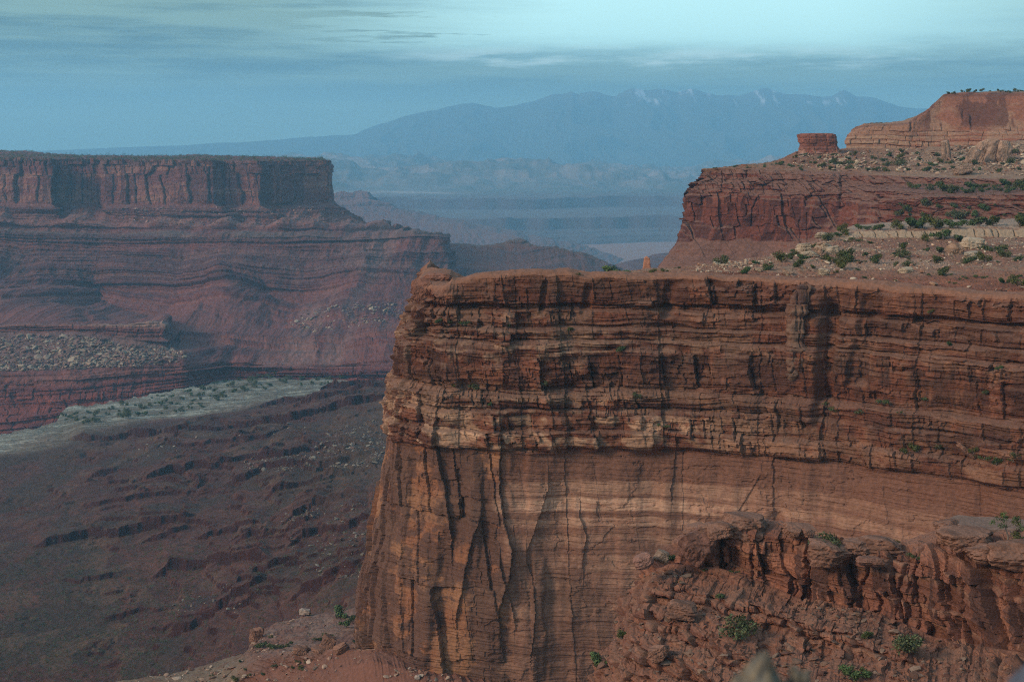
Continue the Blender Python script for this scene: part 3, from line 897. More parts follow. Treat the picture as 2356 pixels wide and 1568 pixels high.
def upper_cliff():
    """the smooth pale sandstone cliff that crowns the right side"""
    rails = [
        [(2250, 300, 1750), (2300, 290, 1750), (2400, 270, 1750), (2600, 270, 1700), (3000, 270, 1600)],
        [(2020, 282, 1340), (2098, 281, 1330), (2160, 232, 1370), (2200, 214, 1380), (2300, 210, 1370), (2400, 210, 1350), (3000, 208, 1250)],
        [(1972, 300, 1320), (1966, 293, 1295), (1990, 285, 1288), (2040, 284, 1284), (2092, 283, 1280), (2112, 270, 1290), (2150, 238, 1308), (2174, 216, 1318), (2230, 214, 1316), (2356, 215, 1300), (3000, 216, 1200)],
        [(1970, 310, 1320), (1957, 301, 1288), (1990, 292, 1281), (2040, 290, 1277), (2090, 289, 1273), (2108, 280, 1281), (2146, 246, 1298), (2172, 222, 1311), (2230, 221, 1309), (2356, 222, 1293), (3000, 224, 1193)],
        [(1966, 318, 1315), (1951, 308, 1282), (1990, 303, 1277), (2040, 301, 1274), (2090, 300, 1269), (2104, 294, 1274), (2140, 270, 1287), (2170, 250, 1296), (2230, 250, 1290), (2356, 252, 1275), (3000, 254, 1180)],
        [(1964, 325, 1312), (1948, 318, 1279), (1990, 314, 1274), (2040, 312, 1271), (2090, 311, 1266), (2110, 307, 1268), (2150, 300, 1272), (2200, 298, 1268), (2260, 298, 1262), (2356, 300, 1250), (3000, 300, 1160)],
        [(1962, 340, 1310), (1944, 341, 1272), (1990, 341, 1267), (2040, 341, 1264), (2090, 340, 1260), (2120, 338, 1258), (2180, 335, 1254), (2260, 330, 1244), (2356, 324, 1232), (3000, 320, 1140)],
        [(1962, 365, 1310), (1942, 365, 1268), (1990, 365, 1263), (2040, 365, 1260), (2090, 365, 1256), (2120, 365, 1252), (2180, 365, 1248), (2260, 360, 1238), (2356, 360, 1226), (3000, 360, 1130)],
    ]
    P, U, rr = loft(rails, 720, 420, 3, 4)
    N = normals(blur2(P, 6, 8), .8)
    X, Z = P[..., 0], P[..., 2]
    px, py = proj(P)
    face = ss(1.8, 2.3, rr)
    low = ss(4.7, 5.0, rr)
    wz = Z + 1.5 * fbm(U / 30, Z / 30, 331, 2)
    b = blocks(U + 1.5 * fbm(U / 9, Z / 9, 332, 3), wz, [-40, -2, 4, 8.5, 13, 17, 22, 60, 120], [9, 7, 8, 11, 13, 9, 40, 60], 36, .1)
    low2 = np.maximum(low, ss(2120, 2060, px) * .7)
    d = low2 * ((b['rnd'] - .5) * 2.2) - low2 * .9 * np.clip(1 - np.minimum(b['eu'], b['ez'] * 1.3) / .9, 0, 1) ** 2
    d += face * (1.6 * fbm(U / 40, Z / 30, 333, 3) + .5 * fbm(U / 9, Z / 7, 334, 4)) + .4 * face * fbx(U / 60, Z * .6, 335, 3)
    alc = np.exp(-((px - 2245) / 42) ** 4 - ((py - 272) / 32) ** 4)
    d -= 3.0 * alc * ss(-.4, .3, fbm(U / 10, Z / 12, 336, 2) + .4)
    d -= 2.0 * np.exp(-((px - 2216) / 3) ** 2 - ((py - 266) / 10) ** 2)
    carve(d, px, py, np.array([(2096, 280), (2095, 300)], float), 2.2, 3.0)
    P = P + N * (d * ss(.5, 1.6, rr))[..., None]
    P[..., 2] += (1 - face) * .7 * fbm(X / 9, P[..., 1] / 9, 337, 3)
    n1 = fbm(U / 30, Z / 16, 341, 4); n2 = fbm(U / 7, Z / 5, 342, 4); n3 = fbx(U / 8, Z / 30, 343, 4)
    C = np.empty(P.shape); C[:] = np.array([.38, .175, .10])
    C = mixc(C, np.array([.45, .27, .16]), ss(.0, .5, n1))
    C = mixc(C, np.array([.49, .34, .21]), ss(2150, 2060, px) * .55 + low * .5 * ss(-.1, .5, np.sin(Z * 1.3 + 2 * n1)))
    vm = ss(.05, .4, n3 + .45 * n1 + 1.1 * alc - .1) * (1 - low) * ss(2100, 2150, px)
    C = mixc(C, np.array([.17, .08, .055]), .8 * vm)
    C = mixc(C, np.array([.19, .095, .065]), .75 * (1 - low) * ss(2110, 2090, px) * ss(.1, .4, n2 + n1) * ss(4.0, 4.4, rr))
    C = mixc(C, np.array([.20, .10, .07]), .5 * ss(2.0, 2.1, rr) * (1 - ss(2.6, 3.0, rr)))
    C = mixc(C, np.array([.36, .27, .17]), 1 - ss(1.4, 2.0, rr))
    C *= np.array([.56, .49, .48])
    grid('pale_cliff', P, C, M_MID, 'tall smooth tan sandstone cliff with dark varnish on the skyline', 'cliff')


upper_cliff()


def ring_block(name, prof, Y, depth, nseg, mat, colf, label, cat, seed, amp, lev=None, wid=None):
    """freestanding block of rock: level rings between a left and a right outline of the photo"""
    prof = np.array(prof, float)                       # y, xl, xr
    nv = 150
    yy = np.linspace(prof[0, 0], prof[-1, 0], nv)
    xl = np.interp(yy, prof[:, 0], prof[:, 1]); xr = np.interp(yy, prof[:, 0], prof[:, 2])
    A = at(xl, yy, Y); B = at(xr, yy, Y)
    th = np.linspace(0, 2 * math.pi, nseg, endpoint=False)
    ct, st = np.cos(th), np.sin(th)
    e = .55
    qx = np.sign(ct) * np.abs(ct) ** e; qy = np.sign(st) * np.abs(st) ** e
    cx = (A[:, 0] + B[:, 0]) / 2; hw = (B[:, 0] - A[:, 0]) / 2
    P = np.empty((nv, nseg, 3))
    sc = hw / hw.max()
    P[..., 0] = cx[:, None] + hw[:, None] * qx
    P[..., 1] = Y + depth * .5 * sc[:, None] * qy + depth * .3
    P[..., 2] = A[:, 2][:, None]
    th2 = np.broadcast_to(th, P.shape[:2]); Z = P[..., 2]
    uu = P[..., 0] + P[..., 1] * .7
    n = fbm(P[..., 0] / 4 + 30, Z / 5, seed, 4) + .6 * fbx(uu / 40, Z * .7, seed + 1, 3)
    bl = blocks(uu, Z + .8 * n, lev or [-500, -20, -8, -2, 3, 6, 60, 500], wid or [6, 5, 5, 6, 5, 6, 9], seed)
    dsp = amp * (.5 * n + 1.1 * (bl['rnd'] - .5) - .6 * np.clip(1 - bl['eu'] / .6, 0, 1) ** 2)
    P[..., 0] += dsp * qx; P[..., 1] += dsp * qy
    P[0, :, 2] += .2
    C = colf(P, n, bl, yy)
    V = P.reshape(-1, 3); i = np.arange(nv * nseg).reshape(nv, nseg)
    q = np.stack([i[:-1], i[1:], np.roll(i[1:], -1, 1), np.roll(i[:-1], -1, 1)], -1).reshape(-1, 4)
    # caps
    top = P[0].mean(0); bot = P[-1].mean(0)
    V = np.concatenate([V, [top + [0, 0, .4], bot]])
    it, ib = len(V) - 2, len(V) - 1
    capt = np.stack([np.full(nseg, it), i[0], np.roll(i[0], -1), np.roll(i[0], -1)], -1)[:, :3]
    capb = np.stack([np.full(nseg, ib), np.roll(i[-1], -1), i[-1]], -1)
    Cc = np.concatenate([C.reshape(-1, 3), [C[0].mean(0)], [C[-1].mean(0)]])
    tri = np.concatenate([q[:, [0, 1, 2]], q[:, [0, 2, 3]], capt, capb])
    me = raw_mesh(name, V, tri, Cc, mat, False, 3)
    return obj(name, me, label, cat)


def cblock(P, n, bl, yy):
    C = np.empty(P.shape); C[:] = np.array([.21, .08, .05])
    C = mixc(C, np.array([.11, .05, .035]), ss(-.1, .4, n) * .7 * ss(.9, .4, (yy - yy[0]) / (yy[-1] - yy[0]))[:, None])
    C = mixc(C, np.array([.30, .18, .12]), ss(.62, .85, (yy - yy[0]) / (yy[-1] - yy[0]))[:, None] * .6 * ss(-.3, .3, n))
    return C


ring_block('rock_block', [(307.5, 1846, 1918), (309.5, 1840, 1924), (314, 1840.5, 1925.5), (321, 1841, 1926), (327, 1842, 1927), (333, 1846, 1929), (340, 1846, 1931), (347, 1844, 1933), (356, 1840, 1936)],
           1222, 26, 150, M_MID, cblock, 'detached flat topped sandstone block standing alone on the talus beside the tall cliff', 'rock', 51, 1.0)
ring_block('rock_pinnacle', [(592, 1484, 1491), (594, 1482, 1495), (600, 1481.5, 1496.5), (608, 1481, 1496), (616, 1479.5, 1498), (628, 1477, 1507), (645, 1470, 1512), (680, 1460, 1520)],
           760, 4, 90, M_MID, lambda P, n, bl, yy: mixc(np.zeros(P.shape) + np.array([.40, .18, .10]), np.array([.28, .12, .07]), ss(-.1, .5, n)), 'small red rock pinnacle peeping over the rim at the foot of the red cliff', 'rock', 52, .35)


def rock_pillar():
    Yp = surf('sandstone_butte', 1830, 800)[1]
    o = ring_block('rock_pillar', [(652, 1850, 1862), (660, 1836, 1868), (668, 1834, 1866), (672, 1828, 1864), (690, 1818, 1862), (715, 1812, 1858), (740, 1813, 1850), (757, 1818, 1848), (763, 1812, 1852), (785, 1817, 1850), (797, 1812, 1856), (803, 1808, 1860), (815, 1818, 1856), (828, 1812, 1862),
                                   (842, 1809, 1872), (862, 1818, 1866), (882, 1826, 1852), (893, 1820, 1848), (900, 1812, 1852), (920, 1806, 1856), (942, 1806, 1862), (950, 1800, 1866)],
                   Yp - 1.5, 8, 110, M_NEAR, lambda P, n, bl, yy: mixc(mixc(np.zeros(P.shape) + np.array([.125, .064, .040]), np.array([.06, .034, .027]), ss(-.2, .35, n) * .8), np.array([.21, .135, .085]), .5 * ss(.2, .7, bl['rnd'] + .5 * n - .2)),
                   'tall jagged pillar of stacked rock standing out from the near wall beside a dark slot', 'rock', 53, 1.25, [-300, -97, -92, -89.5, -84, -81, -77.5, -74, -72.5, -66, -61, -56, -52, -30], [2.5, 1.6, 2.6, 2.0, 1.7, 2.4, 3.0, 1.5, 2.6, 3.4, 2.8, 2.0, 3.0])


rock_pillar()
# ------------------------------------------------------------------ the mesa across the canyon
def mesa():
    rails = [
        [(-200, 362, 6500), (300, 362, 6500), (600, 366, 6500), (700, 370, 6500), (735, 385, 6400)],
        [(-200, 352, 4600), (0, 345, 4500), (70, 350, 4450), (130, 357, 4400), (260, 360, 4350), (450, 358, 4350), (640, 364, 4350), (740, 366, 4280), (748, 369, 4500)],
        [(-200, 361, 3900), (0, 363, 3860), (118, 365, 3830), (125, 365, 3960), (225, 366, 3990), (235, 367, 3900), (380, 368, 3860), (490, 369, 3840), (512, 369, 3900), (600, 370, 3880), (612, 370, 3960), (757, 368, 4090), (763, 372, 4300), (740, 380, 4900)],
        [(-200, 376, 3893), (0, 378, 3853), (118, 380, 3823), (125, 380, 3950), (225, 381, 3980), (235, 382, 3893), (380, 383, 3853), (490, 384, 3833), (512, 384, 3892), (600, 384, 3872), (612, 384, 3950), (758, 383, 4080), (765, 386, 4290), (742, 390, 4900)],
        [(-200, 466, 3860), (0, 467, 3820), (118, 468, 3790), (125, 468, 3900), (225, 470, 3930), (235, 470, 3860), (380, 470, 3820), (490, 468, 3800), (512, 470, 3860), (600, 472, 3840), (612, 474, 3900), (762, 464, 4050), (771, 466, 4270), (755, 470, 4880)],
        [(-200, 500, 3780), (0, 500, 3750), (230, 505, 3780), (490, 512, 3740), (640, 518, 3760), (760, 505, 3850), (830, 510, 3980), (842, 512, 4250), (820, 520, 4850)],
        [(-200, 512, 3760), (0, 512, 3730), (230, 520, 3760), (490, 522, 3700), (640, 526, 3700), (780, 522, 3760), (882, 518, 3900), (895, 522, 4200), (860, 530, 4800)],
        [(-200, 520, 3752), (0, 520, 3722), (230, 528, 3750), (490, 530, 3690), (640, 534, 3690), (790, 530, 3740), (920, 521, 3870), (945, 529, 4170), (900, 540, 4750)],
        [(-200, 540, 3690), (0, 542, 3670), (230, 550, 3690), (490, 545, 3620), (640, 550, 3610), (800, 545, 3640), (960, 537, 3700), (1016, 538, 3750), (1024, 541, 3950)],
        [(-200, 552, 3682), (0, 555, 3662), (230, 564, 3680), (490, 560, 3612), (640, 562, 3602), (800, 558, 3632), (960, 551, 3690), (1018, 551, 3740), (1026, 553, 3940)],
        [(-200, 600, 3560), (0, 596, 3560), (100, 600, 3580), (230, 618, 3600), (490, 612, 3490), (640, 616, 3470), (800, 612, 3480), (960, 610, 3500), (1040, 612, 3560), (1060, 612, 3800)],
        [(-200, 640, 3400), (0, 640, 3400), (100, 656, 3470), (230, 680, 3560), (430, 660, 3420), (520, 656, 3370), (620, 682, 3400), (800, 664, 3350), (960, 660, 3340), (1080, 660, 3400), (1120, 660, 3700)],
        [(-200, 690, 3200), (0, 690, 3200), (120, 706, 3260), (235, 722, 3420), (430, 710, 3290), (520, 708, 3230), (620, 712, 3230), (800, 708, 3180), (960, 704, 3150), (1120, 704, 3180), (1180, 704, 3600)],
        [(-200, 730, 2980), (0, 732, 2960), (200, 738, 2900), (330, 732, 2860), (386, 730, 2850), (396, 742, 3080), (520, 752, 3080), (640, 752, 3050), (800, 750, 3000), (960, 745, 2980), (1150, 745, 2980), (1220, 745, 3400)],
        [(-200, 752, 2780), (0, 748, 2770), (180, 743, 2740), (300, 739, 2730), (382, 737, 2740), (397, 770, 2960), (520, 775, 2960), (640, 772, 2940), (800, 768, 2900), (960, 762, 2870), (1150, 762, 2870), (1220, 762, 3300)],
        [(-200, 768, 2770), (0, 766, 2760), (180, 766, 2728), (300, 784, 2718), (382, 795, 2722), (402, 797, 2850), (520, 800, 2860), (640, 800, 2840), (800, 800, 2790), (960, 795, 2770), (1150, 795, 2770), (1220, 795, 3200)],
        [(-200, 850, 2600), (0, 846, 2600), (180, 838, 2600), (300, 828, 2620), (420, 815, 2660), (520, 808, 2790), (640, 810, 2780), (800, 812, 2750), (960, 810, 2730), (1150, 810, 2730), (1220, 810, 3150)],
        [(-200, 870, 2560), (0, 864, 2560), (180, 862, 2560), (300, 850, 2590), (420, 842, 2620), (520, 832, 2720), (640, 836, 2720), (800, 838, 2710), (960, 836, 2700), (1150, 836, 2700), (1220, 836, 3100)],
        [(-200, 1020, 2500), (0, 1000, 2500), (180, 960, 2510), (300, 930, 2540), (420, 905, 2590), (520, 885, 2690), (640, 880, 2700), (800, 880, 2690), (960, 880, 2680), (1150, 880, 2680), (1220, 880, 3050)],
        [(-200, 1120, 2460), (0, 1100, 2460), (300, 1060, 2500), (600, 1000, 2640), (960, 980, 2640), (1150, 960, 2640), (1220, 960, 3000)],
    ]
    P, U, rr = loft(rails, 1250, 900, 2, 2)
    Z = P[..., 2]; X = P[..., 0]
    px, py = proj(P)
    N = normals(blur2(P, 10, 14), .7)
    cl = ss(2.0, 2.2, rr) * (1 - ss(3.9, 4.05, rr))                # the great cliff
    below = ss(4.0, 4.4, rr)
    rough = ss(2, 2.3, rr)
    # gullies run down the slope
    gl = rdg(X / 210 + .25 * fbm(X / 300, Z / 200, 401, 2), Z / 420, 402, 4, .55)
    low = ss(4.2, 7, rr)
    d = low * 16 * gl * (1 - .6 * ss(12.2, 13, rr) * ss(470, 380, px)) + 2.5 * rough * fbm(X / 30, Z / 22, 403, 4) + 1.2 * rough * fbm(X / 8, Z / 6, 404, 3)
    tri = np.abs(((X + 40 * fbm(X / 300, Z * 0, 416, 2)) / 190) % 1.0 - .5) * 2
    tri2 = np.abs(((X + 25 * fbm(X / 200, Z * 0, 417, 2)) / 83 + .3) % 1.0 - .5) * 2
    fan = ss(4.0, 4.4, rr) * (1 - ss(5.6, 7.2, rr))
    cone = np.maximum(tri - ss(6.4, 4.0, rr) * .85, 0) + .5 * np.maximum(tri2 - ss(6.0, 4.0, rr) * .9, 0)
    d += fan * 26 * cone
    but = ss(9.0, 10.2, rr) * (1 - ss(12.6, 13.4, rr))
    tri3 = np.abs(((X + 60 * fbm(X / 300, Z * 0, 418, 2)) / 330 + .1) % 1.0 - .5) * 2
    d += but * 42 * (tri3 - .5)
    # level beds of hard rock make small cliffs
    Zm = Z.mean(1, keepdims=True)
    zz = .35 * Z + .65 * Zm + 2.0 * fbm(X / 260, X * 0 + .5, 405, 2) + 1.0 * fbm(X / 40, Z / 40, 406, 2)
    beds = fbx(X / 900, zz / 15.0, 407, 3, .6)
    beds2 = fbx(X / 400, zz / 5.0, 408, 3, .6)
    bq = np.tanh(3.0 * beds); bq2 = np.tanh(2.5 * beds2)
    d += below * (7.5 * bq + 3.4 * bq2) * (1 - .8 * ss(14.9, 15.1, rr) * (1 - ss(16.8, 17, rr)))
    b = blocks(U * 1.0 + 8 * fbm(X / 60, Z / 40, 409, 3), Z + 4 * fbm(X / 90, Z / 60, 410, 2), [-700, -150, -62, -40, -28, 60], [30, 46, 26, 18, 20], 41, .08)
    d += cl * ((b['rnd'] - .5) * 13 + .22 * b['w'] * (b['fu'] - .5) * b['rn2']) - cl * 3.5 * np.clip(1 - b['eu'] / 5, 0, 1) ** 2
    b2 = blocks(U + 5 * fbm(X / 20, Z / 20, 411, 3), Z + 2 * fbm(X / 50, Z / 40, 412, 2), list(np.arange(-720, 60, 13)), [17 + 9 * (k % 3) for k in range(len(np.arange(-720, 60, 13)) - 1)], 42, .05)
    d += (.35 * cl + .8 * ss(17, 17.2, rr) + .5 * ss(14, 14.2, rr) * (1 - ss(15, 15.1, rr))) * ((b2['rnd'] - .5) * 7 - 2.5 * np.clip(1 - b2['eu'] / 3, 0, 1) ** 2)
    gorge = ss(17, 17.4, rr)
    d += gorge * 10 * rdg(X / 90, Z / 300, 413, 3)
    edge = ss(1.4, 2.0, rr)
    P = P + N * (d * edge)[..., None]
    P[..., 2] += (1 - edge) * (6 * fbm(X / 140, P[..., 1] / 140, 414, 4) + 2.2 * vn(X / 12, P[..., 1] / 12, 415)) * ss(.2, .8, rr)
    n1 = fbm(X / 130, Z / 50, 421, 4); n2 = fbm(X / 25, Z / 18, 422, 4); n3 = fbx(U / 18, Z / 90, 423, 4)
    C = np.empty(P.shape); C[:] = np.array([.27, .11, .075])
    C = mixc(C, np.array([.42, .19, .105]), cl * ss(-.3, .4, n1))
    C = mixc(C, np.array([.48, .27, .15]), cl * .6 * ss(.05, .5, fbx(X / 120, Z / 14, 424, 3)))
    C = mixc(C, np.array([.13, .06, .05]), cl * .75 * ss(.05, .5, n3 + .6 * n1 + .7 * (b['rnd'] - .5)))
    C = mixc(C, np.array([.17, .09, .07]), ss(2, 2.1, rr) * (1 - ss(2.9, 3.2, rr)) * .7 * ss(-.3, .3, n2))
    tal = ss(4.0, 4.1, rr) * (1 - ss(5.6, 6.2, rr))
    C = mixc(C, np.array([.36, .19, .125]), tal * (.55 + .6 * n2))
    C = mixc(C, np.array([.40, .24, .165]), fan * .7 * ss(.05, .4, cone))
    green = ss(6.9, 7.4, rr) * (1 - ss(8.2, 9.0, rr)) + .5 * ss(9.2, 9.6, rr) * (1 - ss(10.4, 10.8, rr))
    C = mixc(C, np.array([.22, .185, .13]), green * .75 * ss(-.5, .4, n1 + .4))
    C = mixc(C, np.array([.12, .05, .042]), below * .75 * ss(.0, .5, beds + .25 * n2))
    C = mixc(C, np.array([.33, .145, .09]), below * .65 * ss(.0, .5, -beds2 + .2 * n1) * (1 - .6 * green))
    # pale scree lies in the gullies
    C = mixc(C, np.array([.36, .235, .16]), low * .6 * ss(.15, -.45, gl + .25 * n2) * (1 - gorge))
    wr = ss(13.75, 13.95, rr) * (1 - ss(14.15, 14.4, rr)) * ss(396, 380, px) * (.25 + .75 * ss(150, 260, px))
    C = mixc(C, np.array([.56, .40, .25]), wr * .8)
    rub = ss(14.6, 15.1, rr) * (1 - ss(16.2, 16.7, rr)) * ss(470, 390, px)
    C = mixc(C, np.array([.34, .24, .165]), rub * .55)
    C = mixc(C, np.array([.30, .085, .05]), gorge * .75)
    C = mixc(C, np.array([.12, .045, .04]), gorge * .6 * ss(.1, .6, beds2 + .4 * n2))
    C = mixc(C, np.array([.11, .115, .06]), (1 - edge) * .75 * ss(-.4, .3, n2))
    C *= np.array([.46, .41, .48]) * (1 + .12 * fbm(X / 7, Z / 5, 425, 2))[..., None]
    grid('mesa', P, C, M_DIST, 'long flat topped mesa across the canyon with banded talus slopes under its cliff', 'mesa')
    pts = np.concatenate([pick('mesa', [(-60, 775), (180, 770), (280, 792), (395, 800), (430, 818), (400, 838), (150, 850), (-60, 856)], 3000, 21), pick('mesa', [(180, 775), (250, 785), (260, 835), (100, 845)], 500, 22),
                          pick('mesa', [(640, 742), (770, 700), (930, 696), (930, 735), (720, 765)], 420, 23)])
    rs = np.random.RandomState(24)
    sz = np.clip(rs.gamma(1.4, 2.3, len(pts)) + 1.5, 2, 14)
    scatter('scree_rubble', pts, sz, 25, [(.27, .21, .14), (.24, .17, .115), (.17, .10, .075), (.15, .08, .06)], M_DIST, 'pale rockfall blocks scattered below the rim of the lower canyon bench', 'rubble')
    pts = np.concatenate([pick('mesa', [(240, 480), (760, 475), (830, 512), (480, 520), (240, 510)], 700, 26)])
    scatter('scree_rubble', pts, np.clip(rs.gamma(1.5, 2.0, len(pts)) + 1.5, 2, 10), 27, [(.26, .155, .105), (.21, .115, .08), (.17, .085, .06)], M_DIST, 'reddish fallen blocks scattered on the talus under the mesa cliff', 'rubble')


mesa()


def scrub(name, pts, size, seed, mat, label, squash=.8):
    """a sheet of far-off low bushes that reads as one mass"""
    rs = np.random.RandomState(seed)
    n = 7
    Vs = []; Cs = []
    base = np.array([[0, 0, 0], [1, 0, 0], [0, 1, 0]], float)
    P = np.repeat(pts, n, 0); s = np.repeat(size, n)[:, None]
    o = rs.normal(size=(len(P), 3)) * [.28, .28, .22]; o[:, 2] = np.abs(o[:, 2]) + .15
    a = rs.normal(size=(len(P), 3)); b = rs.normal(size=(len(P), 3))
    a /= np.linalg.norm(a, axis=1, keepdims=True); b /= np.linalg.norm(b, axis=1, keepdims=True)
    c = P + o * s * [1, 1, squash]
    V = np.stack([c + a * s * .33, c - a * s * .2 + b * s * .3, c - a * s * .2 - b * s * .3, c + b * s * .28 - a * s * .3], 1)
    col = np.repeat((np.array([.060, .085, .034]) * (.6 + .8 * rs.rand(len(P), 1))), 4, 0)
    F = np.arange(len(P) * 4).reshape(-1, 4)
    me = raw_mesh(name, V.reshape(-1, 3), F, col, mat, False, 4)
    return obj(name, me, label, 'scrub', 'stuff')


M_LEAF = rock_material('foliage', 2.0, 0.0, 0, 0.25, 0.8)


def mesa_scrub():
    P = np.concatenate([pick('mesa', [(-30, 340), (770, 340), (770, 372), (-30, 372)], 2600, 31)])
    rs = np.random.RandomState(32)
    scrub('scrub', P, 5 + 5 * rs.rand(len(P)), 33, M_LEAF, 'dark scrub fringing the flat top of the far mesa')


mesa_scrub()


# ------------------------------------------------------------------ the canyon bench and the red slopes below
def bench():
    x1 = np.linspace(-330, 1090, 900)
    yn = np.linspace(2050, 815, 1000)
    Yr = 430 * F / (yn - HZ)
    XX, YY = np.meshgrid(x1, Yr)
    a = (XX - CX) / F
    cols = [-330, 0, 200, 450, 650, 880, 1090]
    rows = [600, 800, 1000, 1250, 1500, 1750, 2000, 2150, 2300, 2470, 2570, 2800, 3100]
    T = np.array([
        [-430, -428, -415, -395, -365, -330, -300],
        [-430, -427, -417, -400, -375, -345, -310],
        [-430, -427, -420, -406, -386, -356, -322],
        [-429, -426, -422, -412, -396, -369, -340],
        [-428, -426, -421, -410, -398, -376, -352],
        [-428, -427, -417, -407, -399, -382, -360],
        [-432, -430, -420, -409, -401, -388, -372],
        [-434, -433, -428, -414, -409, -396, -380],
        [-435, -435, -435, -433, -414, -397, -384],
        [-436, -436, -436, -436, -436, -420, -404],
        [-436, -436, -436, -436, -436, -435, -432],
        [-436, -436, -436, -436, -436, -436, -436],
        [-436, -436, -436, -436, -436, -436, -436]], float)
    fr = np.interp(Yr, rows, np.arange(len(rows))); fc = np.interp(x1, cols, np.arange(len(cols)))
    sm = lambda t: t
    i = np.clip(fr.astype(int), 0, len(rows) - 2); j = np.clip(fc.astype(int), 0, len(cols) - 2)
    ti = (fr - i)[:, None]; tj = (fc - j)[None, :]
    G = (T[i][:, j] * (1 - ti) + T[i + 1][:, j] * ti) * (1 - tj) + (T[i][:, j + 1] * (1 - ti) + T[i + 1][:, j + 1] * ti) * tj
    G = blur2(G, 20, 26)
    G = -433 + (G + 433) * (1 + .55 * ss(-428, -395, G))
    X = a * YY
    n0 = fbm(X / 260, YY / 260, 501, 3)
    n1 = fbm(X / 70, YY / 70, 502, 4)
    n2 = fbm(X / 16, YY / 16, 503, 4)
    rg = rdg(X / 190 + .3 * n0, YY / 330, 504, 4, .5)
    hill = ss(-433, -420, G)
    h = G + hill * (3.0 * n1 + 11 * rg * ss(-428, -395, G) + 1.2 * n2)
    # terraces: hard beds
    def terr(h, step, off, k):
        t = (h + off) / step
        f = np.floor(t); r = t - f
        hard = _h(f, f * 0 + 3, 55)
        s = .80 + .14 * hard
        rr_ = np.where(r < s, r * (1 - k) / s, (1 - k) + (r - s) * k / (1 - s))
        return (f + rr_) * step - off
    hh = h + 1.6 * fbm(X / 45, YY / 45, 505, 3)
    t1 = terr(hh, 8.5, 3 + 2.0 * n0, .72) - (hh - h)
    t2 = terr(hh + .8 * n2, 3.3, 1.0, .6) - (hh - h) - .8 * n2
    mk = .25 + .75 * ss(-.5, .2, fbm(X / 130, YY / 90, 506, 3) + .35 * hill)
    h2 = h * (1 - mk) + (t1 * .72 + t2 * .28) * mk
    h = h * (1 - hill) + h2 * hill
    rl = np.random.RandomState(530)
    extra = []
    for _ in range(46):
        xa = rl.uniform(120, 760); ya = rl.uniform(1015, 1540); ln = rl.uniform(90, 300); tl = rl.uniform(-.05, .05)
        if xa < 330 and ya > 1240 and rl.rand() < .75:
            continue
        extra.append(([(xa, ya), (xa + ln * .5, ya + tl * ln + rl.uniform(-5, 5)), (xa + ln, ya + tl * 2 * ln)], rl.uniform(1.2, 3.0), rl.uniform(25, 70)))
    # named ledges: lines of small cliffs that face the viewpoint
    for pts, hgt, Ln in (([(130, 986), (220, 990), (330, 992), (430, 1000), (560, 1000), (660, 1008), (780, 1000), (900, 992)], 6.5, 150), ([(560, 918), (620, 916), (720, 920), (820, 914), (920, 912)], 7, 110), ([(640, 940), (740, 944), (830, 936), (920, 934)], 5, 70),
                         ([(300, 1118), (380, 1098), (470, 1104), (560, 1096), (640, 1108), (740, 1102), (880, 1112)], 6, 130), ([(500, 1140), (600, 1132), (720, 1150), (860, 1142)], 5, 90), ([(590, 1188), (700, 1180), (880, 1186)], 5, 90),
                         ([(40, 1232), (110, 1222), (190, 1214), (250, 1222), (330, 1218), (440, 1214)], 6, 90), ([(290, 1244), (370, 1240), (440, 1232)], 4, 50), ([(320, 1326), (390, 1320), (470, 1330), (540, 1352), (610, 1372)], 6, 110), ([(620, 1290), (720, 1270), (840, 1278)], 5, 90),
                         ([(640, 1362), (720, 1352), (780, 1372), (860, 1362)], 5.5, 80), ([(350, 1472), (430, 1468), (520, 1464), (600, 1458)], 5, 70), ([(80, 1312), (170, 1322), (260, 1318)], 3, 60), ([(430, 1040), (560, 1044), (680, 1036)], 4, 60), ([(190, 1412), (300, 1402), (380, 1408)], 3, 50), ([(140, 1150), (260, 1160), (420, 1152)], 3.5, 60), ([(460, 1420), (560, 1412), (700, 1416)], 4, 60), ([(420, 1268), (520, 1262), (600, 1270)], 4, 60)) + tuple(extra):
        pts = np.array(pts, float)
        yl = np.interp(x1, pts[:, 0], pts[:, 1]) + 4 * fbm(x1 / 40, x1 * 0 + hgt, 520, 3)
        zl = np.interp(x1, pts[:, 0], [-405] * len(pts))
        Yl = 405 * F / (yl - HZ)
        tp = ss(pts[0, 0] - 10, pts[0, 0] + 50, x1) * (1 - ss(pts[-1, 0] - 50, pts[-1, 0] + 10, x1))
        dy = YY - Yl[None, :] - 3 * n2
        h = h + 2.0 * hgt * tp[None, :] * ss(0, 4.5, dy) * np.exp(-np.clip(dy, 0, None) / Ln) * (.8 + .3 * vn(X / 30, YY / 200, 521))
    flat = 1 - hill
    h += flat * (1.2 * np.floor(2.2 * fbm(X / 34, YY / 60, 531, 3)) / 2.2) + flat * .5 * n2 + .25 * fbm(X / 4, YY / 4, 507, 3)
    # back edge of the bench falls into the gorge
    ex = [-330, -60, 0, 60, 112, 122, 135, 220, 330, 470, 490, 540, 560, 620, 700, 880, 1090]
    ey = [1090, 1020, 1007, 994, 972, 952, 944, 931, 912, 886, 876, 868, 862, 858, 861, 868, 880]
    eY = 436 * F / (np.interp(x1, ex, ey) - HZ) + 14 * fbm(x1 / 14, x1 * 0, 508, 3)
    over = YY - eY[None, :]
    cliff = ss(0, 10, over)
    edgeband = ss(-150, -20, over)
    h -= cliff * (60 + .25 * np.clip(over, 0, 500))
    P = np.stack([X, YY, h], -1)
    rim = (1 - cliff) * flat
    C = np.empty(P.shape); C[:] = np.array([.29, .14, .092])
    C = mixc(C, np.array([.38, .20, .125]), ss(-.2, .5, n1 + .4 * n2) * .75)
